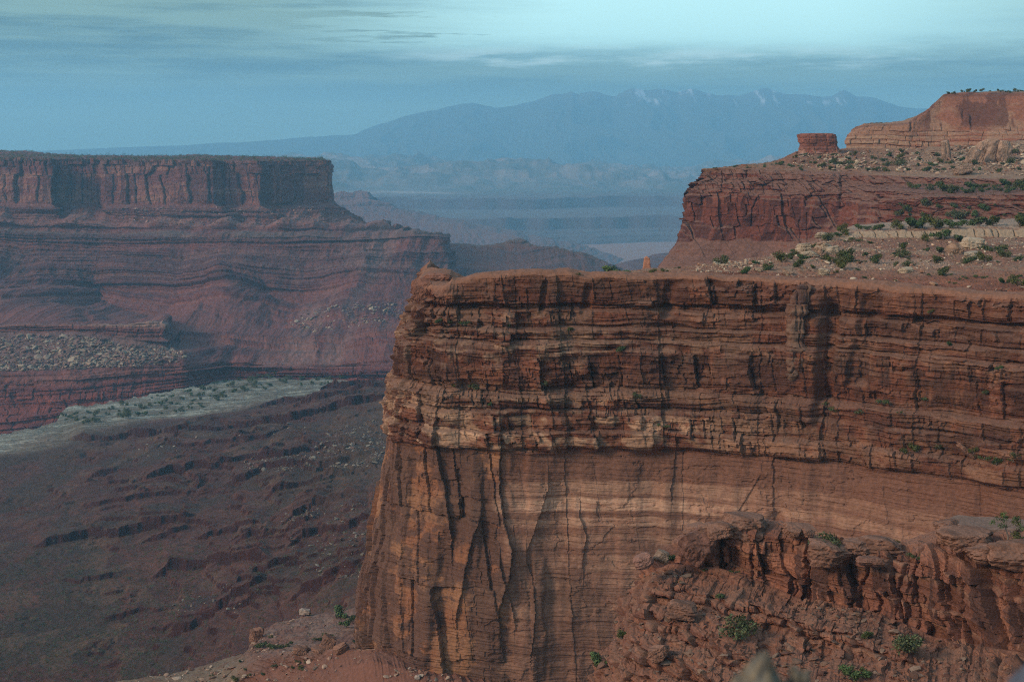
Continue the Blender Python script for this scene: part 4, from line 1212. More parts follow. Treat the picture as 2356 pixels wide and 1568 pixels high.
    C = mixc(C, np.array([.185, .075, .052]), ss(.0, .55, n2 + .3 * fbm(X / 5, YY / 5, 511, 3)) * .5)
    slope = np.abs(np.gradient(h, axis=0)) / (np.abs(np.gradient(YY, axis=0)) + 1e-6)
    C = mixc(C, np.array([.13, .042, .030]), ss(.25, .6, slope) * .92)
    sage = .75 * ss(.0, .5, fbm(X / 60, YY / 110, 512, 4) + .55 * ss(-414, -426, G) - .1) * (1 - ss(.35, .7, slope))
    C = mixc(C, np.array([.165, .150, .095]), sage * .75)
    C = mixc(C, np.array([.40, .27, .16]), .6 * ss(.42, .62, fbm(X / 40, YY / 60, 513, 3)) * (1 - ss(.35, .7, slope)))
    bc = np.array([.31, .30, .225])
    tr = ss(0.15, .55, fbx((X + .35 * YY) / 55, (YY - .3 * X) / 9, 514, 3, .6) + .1)
    bench_c = mixc(np.zeros(P.shape) + np.array([.14, .125, .085]), bc, tr * .9 + .35 * edgeband)
    bench_c = mixc(bench_c, np.array([.13, .10, .065]), .7 * ss(.0, .5, fbm(X / 22, YY / 30, 516, 4, .6)))
    far_b = ss(-60, 60, YY - (1990 + (XX < 150) * -20)) * (1 - ss(-.5, .5, 0 * YY)) * 2
    isb = rim * ss(1960, 2030, YY) * ss(-10, 40, YY - np.interp(x1, [-330, 0, 140, 430, 560, 880, 1090], [1940, 1990, 2060, 2150, 2260, 2330, 2360])[None, :] + 60)
    m = np.clip(isb, 0, 1)[..., None]
    C = C * (1 - m) + bench_c * m
    C = mixc(C, np.array([.45, .36, .25]), cliff * ss(40, 8, over))
    # talus of pale rock that comes down beside the butte
    tal = np.exp(-((XX - 830 + (YY - 1700) * -.16) / 95) ** 2) * ss(2050, 1900, YY) * ss(1300, 1560, YY)
    C = mixc(C, np.array([.30, .245, .165]), np.clip(tal, 0, 1) * .8)
    m3 = m * .75
    C = C * (np.array([.23, .185, .18]) * (1 - m3) + m3)  # dark red slopes, darkened further: valley shade and lens vignetting put into the colour
    C *= (1 + .16 * fbm(X / 2.2, YY / 3.5, 515, 3))[..., None]
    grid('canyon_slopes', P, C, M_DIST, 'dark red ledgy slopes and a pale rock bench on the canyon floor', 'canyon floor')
    pts = np.concatenate([pick('canyon_slopes', [(760, 985), (900, 960), (900, 1075), (740, 1080), (690, 1070)], 900, 41), pick('canyon_slopes', [(640, 1180), (850, 1150), (850, 1330), (700, 1330)], 260, 42),
                          pick('canyon_slopes', [(560, 1040), (700, 1030), (740, 1080), (560, 1090)], 250, 43), pick('canyon_slopes', [(300, 1000), (880, 930), (880, 960), (300, 1060)], 160, 44), pick('canyon_slopes', [(380, 1360), (560, 1340), (560, 1420), (380, 1420)], 60, 45)])
    rs = np.random.RandomState(46)
    scatter('scree_rubble', pts, np.clip(rs.gamma(1.3, 1.0, len(pts)) + .7, .9, 6), 47, [(.17, .145, .10), (.15, .11, .075), (.10, .06, .042), (.20, .17, .125)], M_DIST, 'pale stones scattered over the grey talus left of the near butte', 'rubble')
    # tiny desert bushes that read as a speckle
    P = np.concatenate([pick('canyon_slopes', [(-20, 1060), (880, 960), (880, 1568), (-20, 1568)], 5200, 48), pick('canyon_slopes', [(-20, 1250), (500, 1250), (350, 1568), (-20, 1568)], 3800, 49)])
    scrub('scrub', P, 1.2 + 2.6 * rs.rand(len(P)) ** 2, 50, M_LEAF, 'tiny desert bushes speckling the dark red slopes and flats on the canyon floor')


bench()


# ------------------------------------------------------------------ spur at the foot of the butte
def spur():
    rails = [
        [(180, 1700, 640), (400, 1640, 660), (620, 1560, 690), (830, 1520, 700), (1200, 1520, 690)],
        [(230, 1572, 560), (300, 1562, 560), (420, 1545, 570), (500, 1520, 585), (570, 1498, 600), (590, 1450, 640), (640, 1430, 655), (740, 1412, 665), (825, 1396, 670), (1200, 1390, 670)],
        [(180, 1600, 545), (300, 1575, 548), (420, 1560, 552), (500, 1545, 555), (572, 1515, 560), (590, 1480, 575), (660, 1466, 580), (740, 1455, 585), (825, 1440, 590), (1200, 1430, 590)],
        [(150, 1640, 530), (300, 1600, 535), (420, 1590, 538), (500, 1580, 540), (570, 1530, 538), (600, 1510, 536), (660, 1504, 532), (740, 1498, 526), (830, 1478, 518), (1000, 1440, 520)],
        [(150, 1660, 520), (300, 1630, 526), (420, 1620, 528), (500, 1610, 530), (568, 1560, 534), (610, 1536, 530), (680, 1526, 522), (760, 1512, 512), (840, 1490, 503), (900, 1490, 500), (1000, 1520, 498), (1100, 1540, 498), (1300, 1550, 500)],
        [(150, 1720, 505), (300, 1700, 508), (420, 1690, 510), (500, 1690, 512), (566, 1620, 522), (620, 1590, 516), (700, 1560, 508), (780, 1540, 498), (860, 1520, 487), (960, 1545, 478), (1100, 1570, 474), (1300, 1580, 474)],
        [(150, 1900, 470), (300, 1880, 472), (420, 1860, 472), (560, 1780, 480), (700, 1720, 476), (820, 1690, 466), (960, 1690, 450), (1100, 1700, 440), (1300, 1720, 440)],
    ]
    P, U, rr = loft(rails, 560, 330, 5, 3)
    X, Y, Z = P[..., 0], P[..., 1], P[..., 2]
    px, py = proj(P)
    n1 = fbm(X / 14, Y / 14, 601, 4); n2 = fbm(X / 4, Y / 4, 602, 4); n3 = fbm(X / 1.1, Y / 1.1, 603, 3)
    P = P.copy()
    red = ss(700, 830, px) * ss(1488, 1520, py - (px - 830) * .15)
    rocky = (1 - red) * ss(500, 570, px)
    P[..., 2] += ss(.6, 1, rr) * (.9 * n1 + .45 * n2 + .15 * n3) * (.5 + .5 * rocky)
    zz = P[..., 2] + .6 * n1
    P[..., 1] -= rocky * ss(2.2, 3.0, rr) * 2.0 * fbx(X / 22, zz * .9, 604, 3, .6)
    rill = rdg((X + .2 * Y) / 2.4, Y / 30, 605, 3)
    P[..., 2] += red * .5 * rill
    C = np.empty(P.shape); C[:] = np.array([.30, .175, .125])
    C = mixc(C, np.array([.36, .25, .185]), ss(-.2, .5, n1) * (1 - red) * ss(560, 640, px))
    C = mixc(C, np.array([.33, .26, .165]), ss(600, 520, px) * .85)
    C = mixc(C, np.array([.24, .11, .07]), ss(0, .6, n2) * .5 * (1 - red))
    C = mixc(C, np.array([.30, .145, .092]), red)
    C = mixc(C, np.array([.30, .14, .085]), rocky * ss(3.1, 4, rr) * .8)
    C = mixc(C, np.array([.52, .35, .22]), np.exp(-((rr - 4.0) / .05) ** 2) * ss(820, 850, px) * .8)
    C *= np.array([.5, .46, .46])
    grid('spur_slope', P, C, M_NEAR, 'rocky spur and red earth apron at the foot of the near butte', 'slope')
    pts = np.concatenate([pick('spur_slope', [(560, 1500), (900, 1480), (820, 1540), (640, 1568), (560, 1560)], 240, 61), pick('spur_slope', [(580, 1470), (650, 1450), (640, 1500), (575, 1500)], 140, 62), pick('spur_slope', [(300, 1560), (500, 1530), (560, 1520), (560, 1568), (300, 1568)], 160, 63),
                          pick('spur_slope', [(930, 1530), (1080, 1560), (1000, 1568), (880, 1560)], 50, 64), pick('spur_slope', [(660, 1420), (825, 1405), (825, 1440), (640, 1445)], 60, 65)])
    rs = np.random.RandomState(66)
    scatter('loose_rocks', pts, np.clip(rs.gamma(1.5, .5, len(pts)) + .3, .35, 3), 67, [(.27, .185, .125), (.23, .135, .09), (.19, .10, .065), (.31, .24, .17)], M_NEAR, 'broken stones lying on the spur at the foot of the near butte', 'loose rock')


spur()
# ------------------------------------------------------------------ far canyon country, plain and snowy mountains
def far_land():
    x1 = np.linspace(-500, 2850, 1100)
    Y1 = np.concatenate([np.linspace(5200, 7800, 60), np.linspace(7800, 11200, 260), np.linspace(11200, 19000, 260), np.geomspace(19200, 28500, 70)])
    XX, YY = np.meshgrid(x1, Y1)
    X = (XX - CX) / F * YY
    n0 = fbm(X / 1500, YY / 1500, 701, 4); n1 = fbm(X / 500, YY / 500, 702, 5); n2 = fbm(X / 140, YY / 140, 703, 4)
    w1 = 420 * fbm(X / 1300, YY / 4000, 704, 4) + 90 * vn(X / 420, YY / 900, 705) + 22 * vn(X / 120, YY / 300, 706)
    w2 = 380 * fbm(X / 1000, YY / 4000, 707, 4) + 80 * vn(X / 350, YY / 900, 708) + 24 * vn(X / 110, YY / 300, 709)
    right = ss(1150, 1500, XX)
    ya = YY + w1 - 350 * right; yb = YY + w2
    z = np.interp(YY, [5200, 7600, 8400, 10500, 12500, 17500, 20000, 30000, 40000, 52000], [-660, -640, -600, -430, -400, -300, -250, -170, -95, -70])
    za = np.interp(yb, [7700, 8300, 8700, 8950, 9050, 10100], [-660, -610, -520, -490, -420, -425])
    zb = np.interp(ya, [9900, 10250, 10500, 10600, 12200, 13000], [-700, -480, -425, -352, -350, -390])
    z = np.where(YY < 10150, np.maximum(za, np.interp(ya, [9900, 10250, 10500, 10600], [-700, -440, -425, -352])), np.maximum(zb, -435))
    z = np.where(YY > 12200, np.interp(YY, [12200, 13000, 20000, 30000, 40000, 52000], [-350, -350, -250, -190, -110, -60]), z)
    lump = np.clip(.55 + 1.0 * fbm(X / 1500, YY / 1600, 711, 5) + .35 * rdg(X / 420, YY / 420, 712, 3), 0, 1.6)
    dm = ss(12300, 13600, YY) * (1 - ss(16200, 18500, YY))
    z = z + dm * 195 * lump + ss(10500, 12500, YY) * (14 * n1 + 8 * n2) + 5 * n2
    zt = np.round(z / 22) * 22
    z = np.where((YY < 12200), z * .45 + (zt + np.clip((z - zt) * 3, -8, 8)) * .55, z)
    z = z + ss(19000, 24000, YY) * 50 * n0 * (1 - ss(29000, 34000, YY))
    P = np.stack([X, YY, z], -1) * 1.36
    C = np.empty(P.shape); C[:] = np.array([.19, .135, .115])
    sl = np.abs(np.gradient(z, axis=0)) / (np.gradient(YY, axis=0) + 1e-6)
    C = mixc(C, np.array([.20, .17, .12]), ss(11000, 12500, YY) * .8)
    C = mixc(C, np.array([.44, .30, .22]), dm * .7 * ss(.0, .5, fbm(X / 300, YY / 300, 713, 4) + .4 * ss(.1, .3, sl)))
    C = mixc(C, np.array([.10, .11, .07]), ss(.1, .6, n2 + .4 * n1) * .6 * ss(10600, 11500, YY))
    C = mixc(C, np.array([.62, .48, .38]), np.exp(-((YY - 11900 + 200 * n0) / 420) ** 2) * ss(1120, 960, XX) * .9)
    C = mixc(C, np.array([.09, .095, .065]), ss(18000, 21000, YY) * .7)
    C = mixc(C, np.array([.10, .05, .045]), ss(.12, .4, sl) * .85 * (1 - ss(11500, 12500, YY)))
    C = mixc(C, np.array([.13, .075, .06]), ss(9200, 8300, YY) * .85)
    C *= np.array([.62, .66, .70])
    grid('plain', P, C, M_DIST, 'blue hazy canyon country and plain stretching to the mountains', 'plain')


far_land()


def mountains():
    prof = [(-900, 356), (-300, 354), (0, 350), (120, 346), (330, 337), (430, 334), (490, 329), (560, 327), (640, 322), (670, 318), (760, 312), (818, 309), (835, 299), (850, 294), (880, 283), (910, 276), (935, 267), (960, 261), (1000, 253), (1030, 247), (1060, 241), (1090, 238),
            (1115, 243), (1140, 247), (1185, 243), (1230, 233), (1250, 226), (1270, 217), (1295, 215), (1318, 211), (1328, 218), (1345, 212), (1362, 209), (1380, 212), (1400, 219), (1412, 222), (1435, 212), (1452, 203), (1475, 206), (1495, 209),
            (1510, 204), (1535, 207), (1560, 212), (1580, 207), (1590, 202), (1605, 208), (1625, 214), (1650, 220), (1665, 221), (1676, 217), (1690, 221), (1715, 218), (1735, 210), (1758, 203), (1780, 208), (1810, 217), (1835, 217), (1860, 219), (1895, 222),
            (1915, 220), (1940, 207), (1958, 215), (1972, 223), (1995, 222), (2015, 226), (2040, 236), (2065, 244), (2100, 248), (2160, 251), (2300, 262), (2500, 280), (2800, 300), (3200, 330)]
    prof = np.array(prof, float)
    nu, nv = 1500, 220
    x = np.linspace(-850, 3150, nu)
    y = np.interp(x, prof[:, 0], prof[:, 1])
    y = smooth1(y, 2)
    ridge = at(x, y, 34000.0)
    H = ridge[:, 2]
    t = np.concatenate([np.linspace(0, 1, 170), np.linspace(1, 1.35, nv - 170 + 1)[1:]])
    Yd = np.interp(t, [0, 1, 1.35], [27500, 34000, 38000])
    f = np.where(t <= 1, t ** 1.6, 1 - ((t - 1) / .35) * .85)
    P = np.empty((nv, nu, 3))
    ratio = ridge[:, 0] / 34000.0
    P[..., 0] = ratio[None] * Yd[:, None]; P[..., 1] = Yd[:, None]
    z0 = -450
    P[..., 2] = z0 + (H[None] - z0) * f[:, None]
    X, Y = P[..., 0], P[..., 1]
    n = rdg(X / 1300 + .4 * fbm(X / 1900, Y / 1900, 801, 2), Y / 4000, 802, 5, .5)
    hh = np.clip((H[None] - z0) / 1500, 0.1, 1)
    w = np.sin(np.clip(t, 0, 1) * math.pi)[:, None]
    P[..., 2] += w * hh * 370 * (n - .1) + 19 * hh * fbm(X / 300, Y / 300, 803, 4) * np.clip(t * 2, 0, 1)[:, None]
    Z = P[..., 2]
    C = np.empty(P.shape); C[:] = np.array([.070, .075, .055])
    px = CX + F * ratio[None] + 0 * Z
    alp = ss(1000, 1330, Z)
    C = mixc(C, np.array([.14, .13, .11]), alp * .6)
    sn = ss(960, 1120, Z) * ss(.02, .30, rdg(X / 150 + .3 * fbm(X / 200, Y / 500, 815, 2), Y / 1300, 811, 4, .6) - .12 + .35 * np.exp(-((px - 1530) / 110) ** 2) * ss(960, 1250, Z)) * ss(-.05, .3, fbm(X / 420, Y / 1500, 812, 3) + .5 * np.exp(-((px - 1530) / 120) ** 2) - .1) * .5
    sn *= ss(1380, 1430, px) * ss(2000, 1900, px)
    C = mixc(C, np.array([.85, .87, .9]), np.clip(sn, 0, 1))
    grid('mountains', P, C, rock_material('mountain', .004, .4, 60, .2), 'blue mountain range with patches of snow below its peaks', 'mountains', smooth=False)


mountains()


def far_mesa():
    rails = [
        [(560, 462, 8200), (700, 455, 8200), (850, 470, 8300), (950, 500, 8300)],
        [(640, 458, 7600), (700, 450, 7600), (768, 446, 7600), (800, 442, 7600), (812, 440, 7600), (822, 437, 7620), (832, 441, 7620), (846, 441, 7600), (850, 448, 7700)],
        [(640, 470, 7560), (700, 466, 7560), (768, 462, 7560), (800, 460, 7560), (840, 460, 7560), (850, 461, 7560), (856, 463, 7700)],
        [(640, 476, 7350), (700, 474, 7350), (768, 470, 7350), (820, 467, 7350), (860, 465, 7380), (904, 469, 7400), (906, 471, 7600)],
        [(640, 486, 7340), (700, 484, 7340), (768, 480, 7340), (820, 476, 7340), (870, 475, 7360), (906, 477, 7390), (912, 478, 7600)],
        [(640, 520, 7000), (700, 520, 7000), (768, 515, 7000), (850, 512, 7000), (930, 500, 7050), (990, 498, 7100), (1010, 500, 7400)],
        [(640, 580, 6500), (768, 570, 6500), (900, 560, 6450), (1050, 556, 6450), (1250, 560, 6500), (1350, 565, 6900)],
        [(640, 700, 5600), (900, 680, 5600), (1200, 670, 5600), (1450, 660, 5700), (1600, 660, 6200)],
    ]
    rails = [[(x, y, Y * 1.5) for x, y, Y in r] for r in rails]
    P, U, rr = loft(rails, 500, 220, 3, 2)
    X, Z = P[..., 0], P[..., 2]
    N = normals(blur2(P, 4, 6), .7)
    d = ss(.6, 1, rr) * (16 * rdg(X / 160, Z / 200, 901, 4) + 10 * fbx(X / 900, Z / 16, 902, 3, .6) + 5 * fbm(X / 30, Z / 20, 903, 3))
    P = P + N * d[..., None]
    P[..., 2] += (1 - ss(1.5, 2.5, rr)) * 12 * fbm(X / 90, Z * 0, 904, 4)
    C = np.empty(P.shape); C[:] = np.array([.28, .13, .09])
    C = mixc(C, np.array([.2, .1, .08]), ss(2.8, 3.2, rr) * .6)
    C *= .55
    grid('mesa_point', P, C, M_DIST, 'small hazy mesa point beyond the end of the long mesa', 'mesa')
    rails = [
        [(800, 560, 5600), (1000, 560, 5500), (1200, 570, 5400), (1420, 625, 5300), (1560, 660, 5300)],
        [(850, 536, 4700), (1000, 549, 4650), (1030, 557, 4640), (1060, 560, 4630), (1120, 563, 4610), (1150, 560, 4600), (1178, 551, 4590), (1190, 547, 4590), (1202, 548, 4590), (1216, 556, 4590), (1250, 568, 4580), (1290, 573, 4570), (1330, 581, 4560), (1362, 588, 4560), (1400, 605, 4560), (1425, 614, 4560), (1500, 650, 4560)],
        [(850, 560, 4640), (1000, 566, 4600), (1060, 572, 4580), (1120, 575, 4560), (1190, 568, 4540), (1250, 580, 4530), (1330, 594, 4510), (1400, 612, 4510), (1440, 622, 4520), (1520, 660, 4540)],
        [(850, 620, 4300), (1000, 620, 4250), (1200, 622, 4200), (1330, 626, 4200), (1440, 636, 4250), (1560, 680, 4350)],
        [(850, 700, 3900), (1000, 700, 3850), (1200, 700, 3800), (1440, 700, 3850), (1600, 720, 4000)],
        [(850, 900, 3400), (1000, 900, 3300), (1200, 900, 3250), (1440, 900, 3300), (1650, 900, 3400)],
    ]
    P, U, rr = loft(rails, 600, 280, 2, 2)
    X, Z = P[..., 0], P[..., 2]
    N = normals(blur2(P, 4, 6), .7)
    zz = Z + 4 * fbm(X / 200, X * 0, 911, 2)
    be = fbx(X / 800, zz / 11, 912, 4, .6)
    d = ss(.8, 1.3, rr) * (14 * rdg(X / 190, Z / 300, 913, 4) + 8 * be + 2.5 * fbm(X / 20, Z / 14, 914, 3))
    P = P + N * d[..., None]
    P[..., 2] += (1 - ss(1, 1.4, rr)) * 3 * fbm(X / 40, Z * 0, 915, 3)
    C = np.empty(P.shape); C[:] = np.array([.26, .115, .08])
    C = mixc(C, np.array([.14, .065, .055]), ss(0, .7, be) * .7)
    C = mixc(C, np.array([.22, .18, .13]), ss(1.9, 1.0, rr) * .5)
    C *= .42
    grid('ridge', P, C, M_DIST, 'low banded red ridge trailing off the end of the long mesa', 'ridge')
    rails = [
        [(1350, 640, 6600), (1500, 600, 6600), (1700, 600, 6600)],
        [(1395, 614, 6000), (1420, 606, 6000), (1450, 597, 6000), (1480, 592, 6000), (1505, 583, 6000), (1530, 580, 6000), (1600, 580, 6000), (1750, 575, 6000)],
        [(1395, 640, 5600), (1450, 625, 5600), (1530, 612, 5600), (1750, 610, 5600)],
        [(1395, 760, 5000), (1450, 760, 5000), (1530, 760, 5000), (1750, 760, 5000)],
    ]
    P, U, rr = loft(rails, 220, 130, 2, 2)
    X, Z = P[..., 0], P[..., 2]
    P = P.copy()
    P[..., 1] -= ss(.8, 1.2, rr) * (25 * rdg(X / 200, Z / 300, 921, 4) + 14 * fbx(X / 900, Z / 14, 922, 3, .6))
    C = np.empty(P.shape); C[:] = np.array([.26, .115, .08])
    C = mixc(C, np.array([.15, .07, .06]), ss(0, .6, fbx(X / 900, Z / 14, 922, 3, .6)) * .7)
    C *= .42
    grid('ridge', P, C, M_DIST, 'hazy low ridge between the trailing ridge and the red cliff', 'ridge', key='ridge_far')


far_mesa()

# ground sheet far below everything
me = raw_mesh('ground', np.array([(-60000, -4000, -760), (60000, -4000, -760), (60000, 40500, -760), (-60000, 40500, -760)], float), np.array([[0, 1, 2, 3]]), np.tile([.25, .13, .09], (4, 1)), M_DIST)
obj('ground', me, 'deep floor of the canyon country under everything', 'ground', 'structure')
# ------------------------------------------------------------------ the ledge below the viewpoint (lower right)
def fore_ledge():
    rails = [
        [(1480, 1500, 340), (1560, 1300, 330), (1700, 1260, 325), (1900, 1300, 320), (2100, 1290, 310), (2356, 1230, 300), (2700, 1210, 290)],
        [(1500, 1330, 300), (1560, 1240, 296), (1660, 1196, 292), (1740, 1188, 290), (1830, 1216, 286), (1930, 1250, 282), (2060, 1248, 278), (2200, 1206, 280), (2356, 1200, 276), (2700, 1180, 260)],
        [(1490, 1320, 292), (1550, 1248, 288), (1650, 1212, 284), (1700, 1196, 282), (1745, 1194, 281), (1790, 1206, 279), (1840, 1216, 277), (1900, 1242, 274), (1950, 1252, 271), (2010, 1256, 269), (2070, 1252, 267), (2130, 1246, 265), (2200, 1228, 263), (2270, 1224, 258), (2356, 1240, 250), (2700, 1236, 225)],
        [(1470, 1330, 287), (1548, 1272, 283), (1650, 1236, 279), (1720, 1226, 276), (1800, 1236, 274), (1850, 1262, 270), (1930, 1274, 266), (2010, 1280, 263), (2080, 1288, 259), (2150, 1290, 256), (2230, 1296, 251), (2356, 1310, 240), (2700, 1310, 215)],
        [(1450, 1350, 284), (1540, 1292, 280), (1650, 1300, 277), (1715, 1318, 275), (1775, 1345, 273), (1850, 1372, 268), (1920, 1384, 264), (2000, 1400, 260), (2080, 1430, 255), (2150, 1460, 250), (2240, 1478, 243), (2356, 1498, 232), (2700, 1520, 205)],
        [(1432, 1385, 280), (1520, 1318, 276), (1640, 1330, 272), (1715, 1345, 269), (1775, 1372, 265), (1850, 1400, 260), (1920, 1412, 256), (2000, 1426, 252), (2080, 1452, 247), (2150, 1482, 243), (2240, 1500, 236), (2356, 1518, 226), (2700, 1545, 200)],
        [(1416, 1430, 274), (1500, 1352, 269), (1620, 1360, 265), (1715, 1380, 260), (1800, 1400, 255), (1900, 1440, 247), (2000, 1462, 242), (2100, 1496, 236), (2240, 1530, 227), (2356, 1552, 218), (2700, 1590, 190)],
        [(1400, 1465, 270), (1480, 1400, 264), (1600, 1410, 259), (1715, 1425, 254), (1800, 1440, 250), (1900, 1480, 242), (2000, 1500, 237), (2100, 1530, 230), (2240, 1570, 220), (2700, 1640, 184)],
        [(1380, 1500, 265), (1460, 1450, 258), (1580, 1460, 252), (1715, 1472, 246), (1800, 1490, 241), (1900, 1520, 234), (2000, 1540, 229), (2100, 1570, 222), (2240, 1610, 212), (2700, 1690, 178)],
        [(1360, 1530, 262), (1440, 1500, 253), (1560, 1506, 246), (1715, 1520, 239), (1800, 1540, 234), (1900, 1570, 226), (2000, 1590, 221), (2240, 1660, 205), (2700, 1750, 172)],
        [(1346, 1560, 260), (1420, 1550, 249), (1540, 1556, 241), (1715, 1572, 232), (1800, 1590, 227), (1900, 1620, 219), (2240, 1710, 198), (2700, 1810, 166)],
        [(1320, 1680, 256), (1400, 1680, 240), (1540, 1690, 228), (1715, 1700, 218), (1900, 1750, 204), (2240, 1850, 182), (2700, 1950, 152)],
    ]
    P, U, rr = loft(rails, 1150, 640, 5, 2)
    lowz = ss(4.1, 4.5, rr)
    zq = P[..., 2] + .9 * fbm(P[..., 0] / 11, P[..., 1] / 11, 1030, 3) + .35 * fbm(P[..., 0] / 2.5, P[..., 1] / 2.5, 1031, 3) + .03 * P[..., 0]
    st = 3.1
    fq = np.floor(zq / st); tq = zq / st - fq
    tq2 = np.where(tq < .66, tq * .20 / .66, .20 + (tq - .66) * .80 / .34)
    P[..., 2] += lowz * .85 * ((fq + tq2) * st - zq)
    riser = ss(.55, .68, tq) * lowz
    N = normals(blur2(P, 7, 9), .8)
    X, Z = P[..., 0], P[..., 2]
    px, py = proj(P)
    cap = ss(1.9, 2.5, rr) * (1 - ss(4.0, 4.15, rr))
    low = ss(4.05, 4.4, rr)
    top = 1 - ss(1.9, 2.4, rr)
    wu = U + .5 * fbm(U / 3, Z / 3, 1001, 3); wz = Z + .10 * (U - U.mean()) * 0 + .6 * fbm(U / 9, Z / 6, 1002, 3)
    b = blocks(wu + .3 * Z, wz + .06 * U, [-200, 0], [8.5], 61, .0)
    bb = blocks(wu, wz, list(np.cumsum([-140] + [1.5, .9, 2.1, 1.2, .8, 1.7] * 18)), [2.4, 1.4, 3.4, 1.9, 1.2, 2.8] * 18, 62, .06)
    b2 = blocks(wu + 2, wz + .3 * fbm(U / 2, Z / 2, 1003, 2), list(np.cumsum([-140] + [.55, .9, .7, 1.2] * 40)), [.9, 1.5, .8, 1.8] * 40, 63, .05)
    p1 = ss(-.3, .3, fbm(U / 8, Z / 6, 1004, 3))
    d = cap * ((b['rnd'] - .5) * 1.8 + .24 * b['w'] * (b['fu'] - .5) - .7 * (.1 + b['js']) * np.clip(1 - b['eu'] / 1.0, 0, 1) ** 2)
    fx = np.abs(2 * b['fu'] - 1)
    d += cap * (0.5 * (1 - fx ** 3) * b['rn2'] - 1.7 * ss(3.45, 3.95, rr) * (.4 + .8 * b['rnd']) - 1.2 * ss(2.5, 1.9, rr))
    bc = blocks(wu + 1.5 + .12 * Z, wz + .3 * vn(U / 4, Z / 3, 1040), list(np.cumsum([-140] + [2.6, 1.1, 3.4, 1.9] * 15)), [3.2, 2.2, 4.4, 3.0] * 15, 64, .08)
    d += cap * ((bc['rnd'] - .5) * 1.9 + .26 * bc['w'] * (bc['fu'] - .5) * bc['rn2'] - .5 * np.clip(1 - np.minimum(bc['eu'] / (.2 + bc['js']), bc['et']) / .3, 0, 1) ** 2)
    d += cap * .5 * p1 * ((bb['rnd'] - .5) * 1.3 - .6 * np.clip(1 - np.minimum(bb['eu'] / (.2 + bb['js']), bb['et']) / .3, 0, 1) ** 2)
    d += low * (.25 + .9 * riser) * ((bb['rnd'] - .5) * 1.7 + .25 * bb['w'] * (bb['fu'] - .5) - .6 * np.clip(1 - np.minimum(bb['eu'] / (.15 + bb['js']), bb['et'] * 1.3) / .35, 0, 1) ** 2 - .5 * np.exp(-((bb['h'] - bb['et']) / .2) ** 2))
    d += low * (.10 + .3 * riser) * ((b2['rnd'] - .5) * .9 - .35 * np.clip(1 - np.minimum(b2['eu'] / (.15 + b2['js']), b2['et']) / .16, 0, 1) ** 2)
    d += .8 * fbm(U / 9, Z / 7, 1005, 3) * (cap + low) + .28 * fbm(U / 2, Z / 2, 1006, 4) + .09 * fbm(U / .5, Z / .5, 1007, 3)
    bed = fbx(U / 12, wz * 1.3 + .12 * U, 1008, 4, .65)
    d += (.45 * low + .34 * cap) * np.tanh(2 * bed)
    edge = ss(.9, 1.6, rr)
    lines = [([(1862, 1255), (1856, 1320), (1850, 1372)], 9, 2.2), ([(2012, 1270), (1985, 1340), (1965, 1395)], 10, 2.0), ([(2085, 1300), (2070, 1360), (2062, 1440)], 9, 2.0), ([(2145, 1250), (2110, 1300), (2095, 1360)], 6, 1.6),
             ([(2225, 1330), (2210, 1400), (2180, 1480)], 9, 2.4), ([(1660, 1225), (1655, 1290)], 7, 1.8), ([(1735, 1250), (1730, 1345)], 8, 1.8), ([(2300, 1400), (2290, 1490)], 5, 1.2)]
    for pts, w, dp in lines:
        carve(d, px + 5 * fbm(U / 2, Z / 2, 1020, 4), py, np.array(pts, float), w * .5, dp * .7)
    P = P + N * (d * edge)[..., None]
    slabs = np.floor((fbm(X / 5, P[..., 1] / 4, 1009, 3) + 1) * 3.5) / 3.5
    P[..., 2] += top * (.55 * slabs + .25 * fbm(X / 2, P[..., 1] / 2, 1010, 3) - .4)
    n1 = fbm(U / 9, Z / 5, 1011, 4); n2 = fbm(U / 2.2, Z / 1.8, 1012, 4); n3 = fbx(U / 1.6, Z / 9, 1013, 4)
    C = np.empty(P.shape); C[:] = np.array([.255, .122, .076])
    C = mixc(C, np.array([.34, .165, .095]), ss(-.2, .5, n1))
    C = mixc(C, np.array([.32, .19, .125]), top * .7 + cap * .35 * ss(3.0, 2.3, rr))
    vm = ss(.0, .4, n3 + .5 * n1 + .5 * (b['rnd'] - .5)) * cap * ss(2.8, 3.2, rr)
    C *= (.72 + .5 * (cap * bc['rnd'] + (1 - cap) * .5))[..., None]
    C = mixc(C, np.array([.40, .25, .155]), cap * .5 * ss(.55, .9, bc['fz']) * ss(.3, .7, bc['rn2']))
    C = mixc(C, np.array([.085, .052, .042]), .8 * vm)
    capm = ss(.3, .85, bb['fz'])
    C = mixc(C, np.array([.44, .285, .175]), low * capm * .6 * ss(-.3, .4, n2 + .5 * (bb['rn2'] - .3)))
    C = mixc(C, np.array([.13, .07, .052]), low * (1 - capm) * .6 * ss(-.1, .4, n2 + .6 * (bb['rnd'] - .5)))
    nz = normals(blur2(P, 2, 2), 0)[..., 2]
    C = mixc(C, np.array([.31, .165, .10]), low * ss(.45, .8, nz) * .7)
    C *= np.array([.60, .53, .52]) * (1 + .12 * fbm(U / .4, Z / .4, 1014, 3))[..., None]
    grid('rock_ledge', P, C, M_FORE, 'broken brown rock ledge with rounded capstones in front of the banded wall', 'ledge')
    pts = np.concatenate([pick('rock_ledge', [(1860, 1385), (1990, 1405), (2100, 1450), (2080, 1490), (1900, 1440), (1800, 1410)], 240, 71), pick('rock_ledge', [(1740, 1480), (1900, 1480), (1900, 1540), (1740, 1530)], 120, 72),
                          pick('rock_ledge', [(1470, 1330), (1560, 1300), (1640, 1320), (1500, 1370)], 90, 73), pick('rock_ledge', [(1360, 1450), (1440, 1400), (1430, 1560), (1340, 1568)], 90, 74), pick('rock_ledge', [(1700, 1400), (2340, 1500), (2340, 1568), (1500, 1568), (1500, 1420)], 300, 75)])
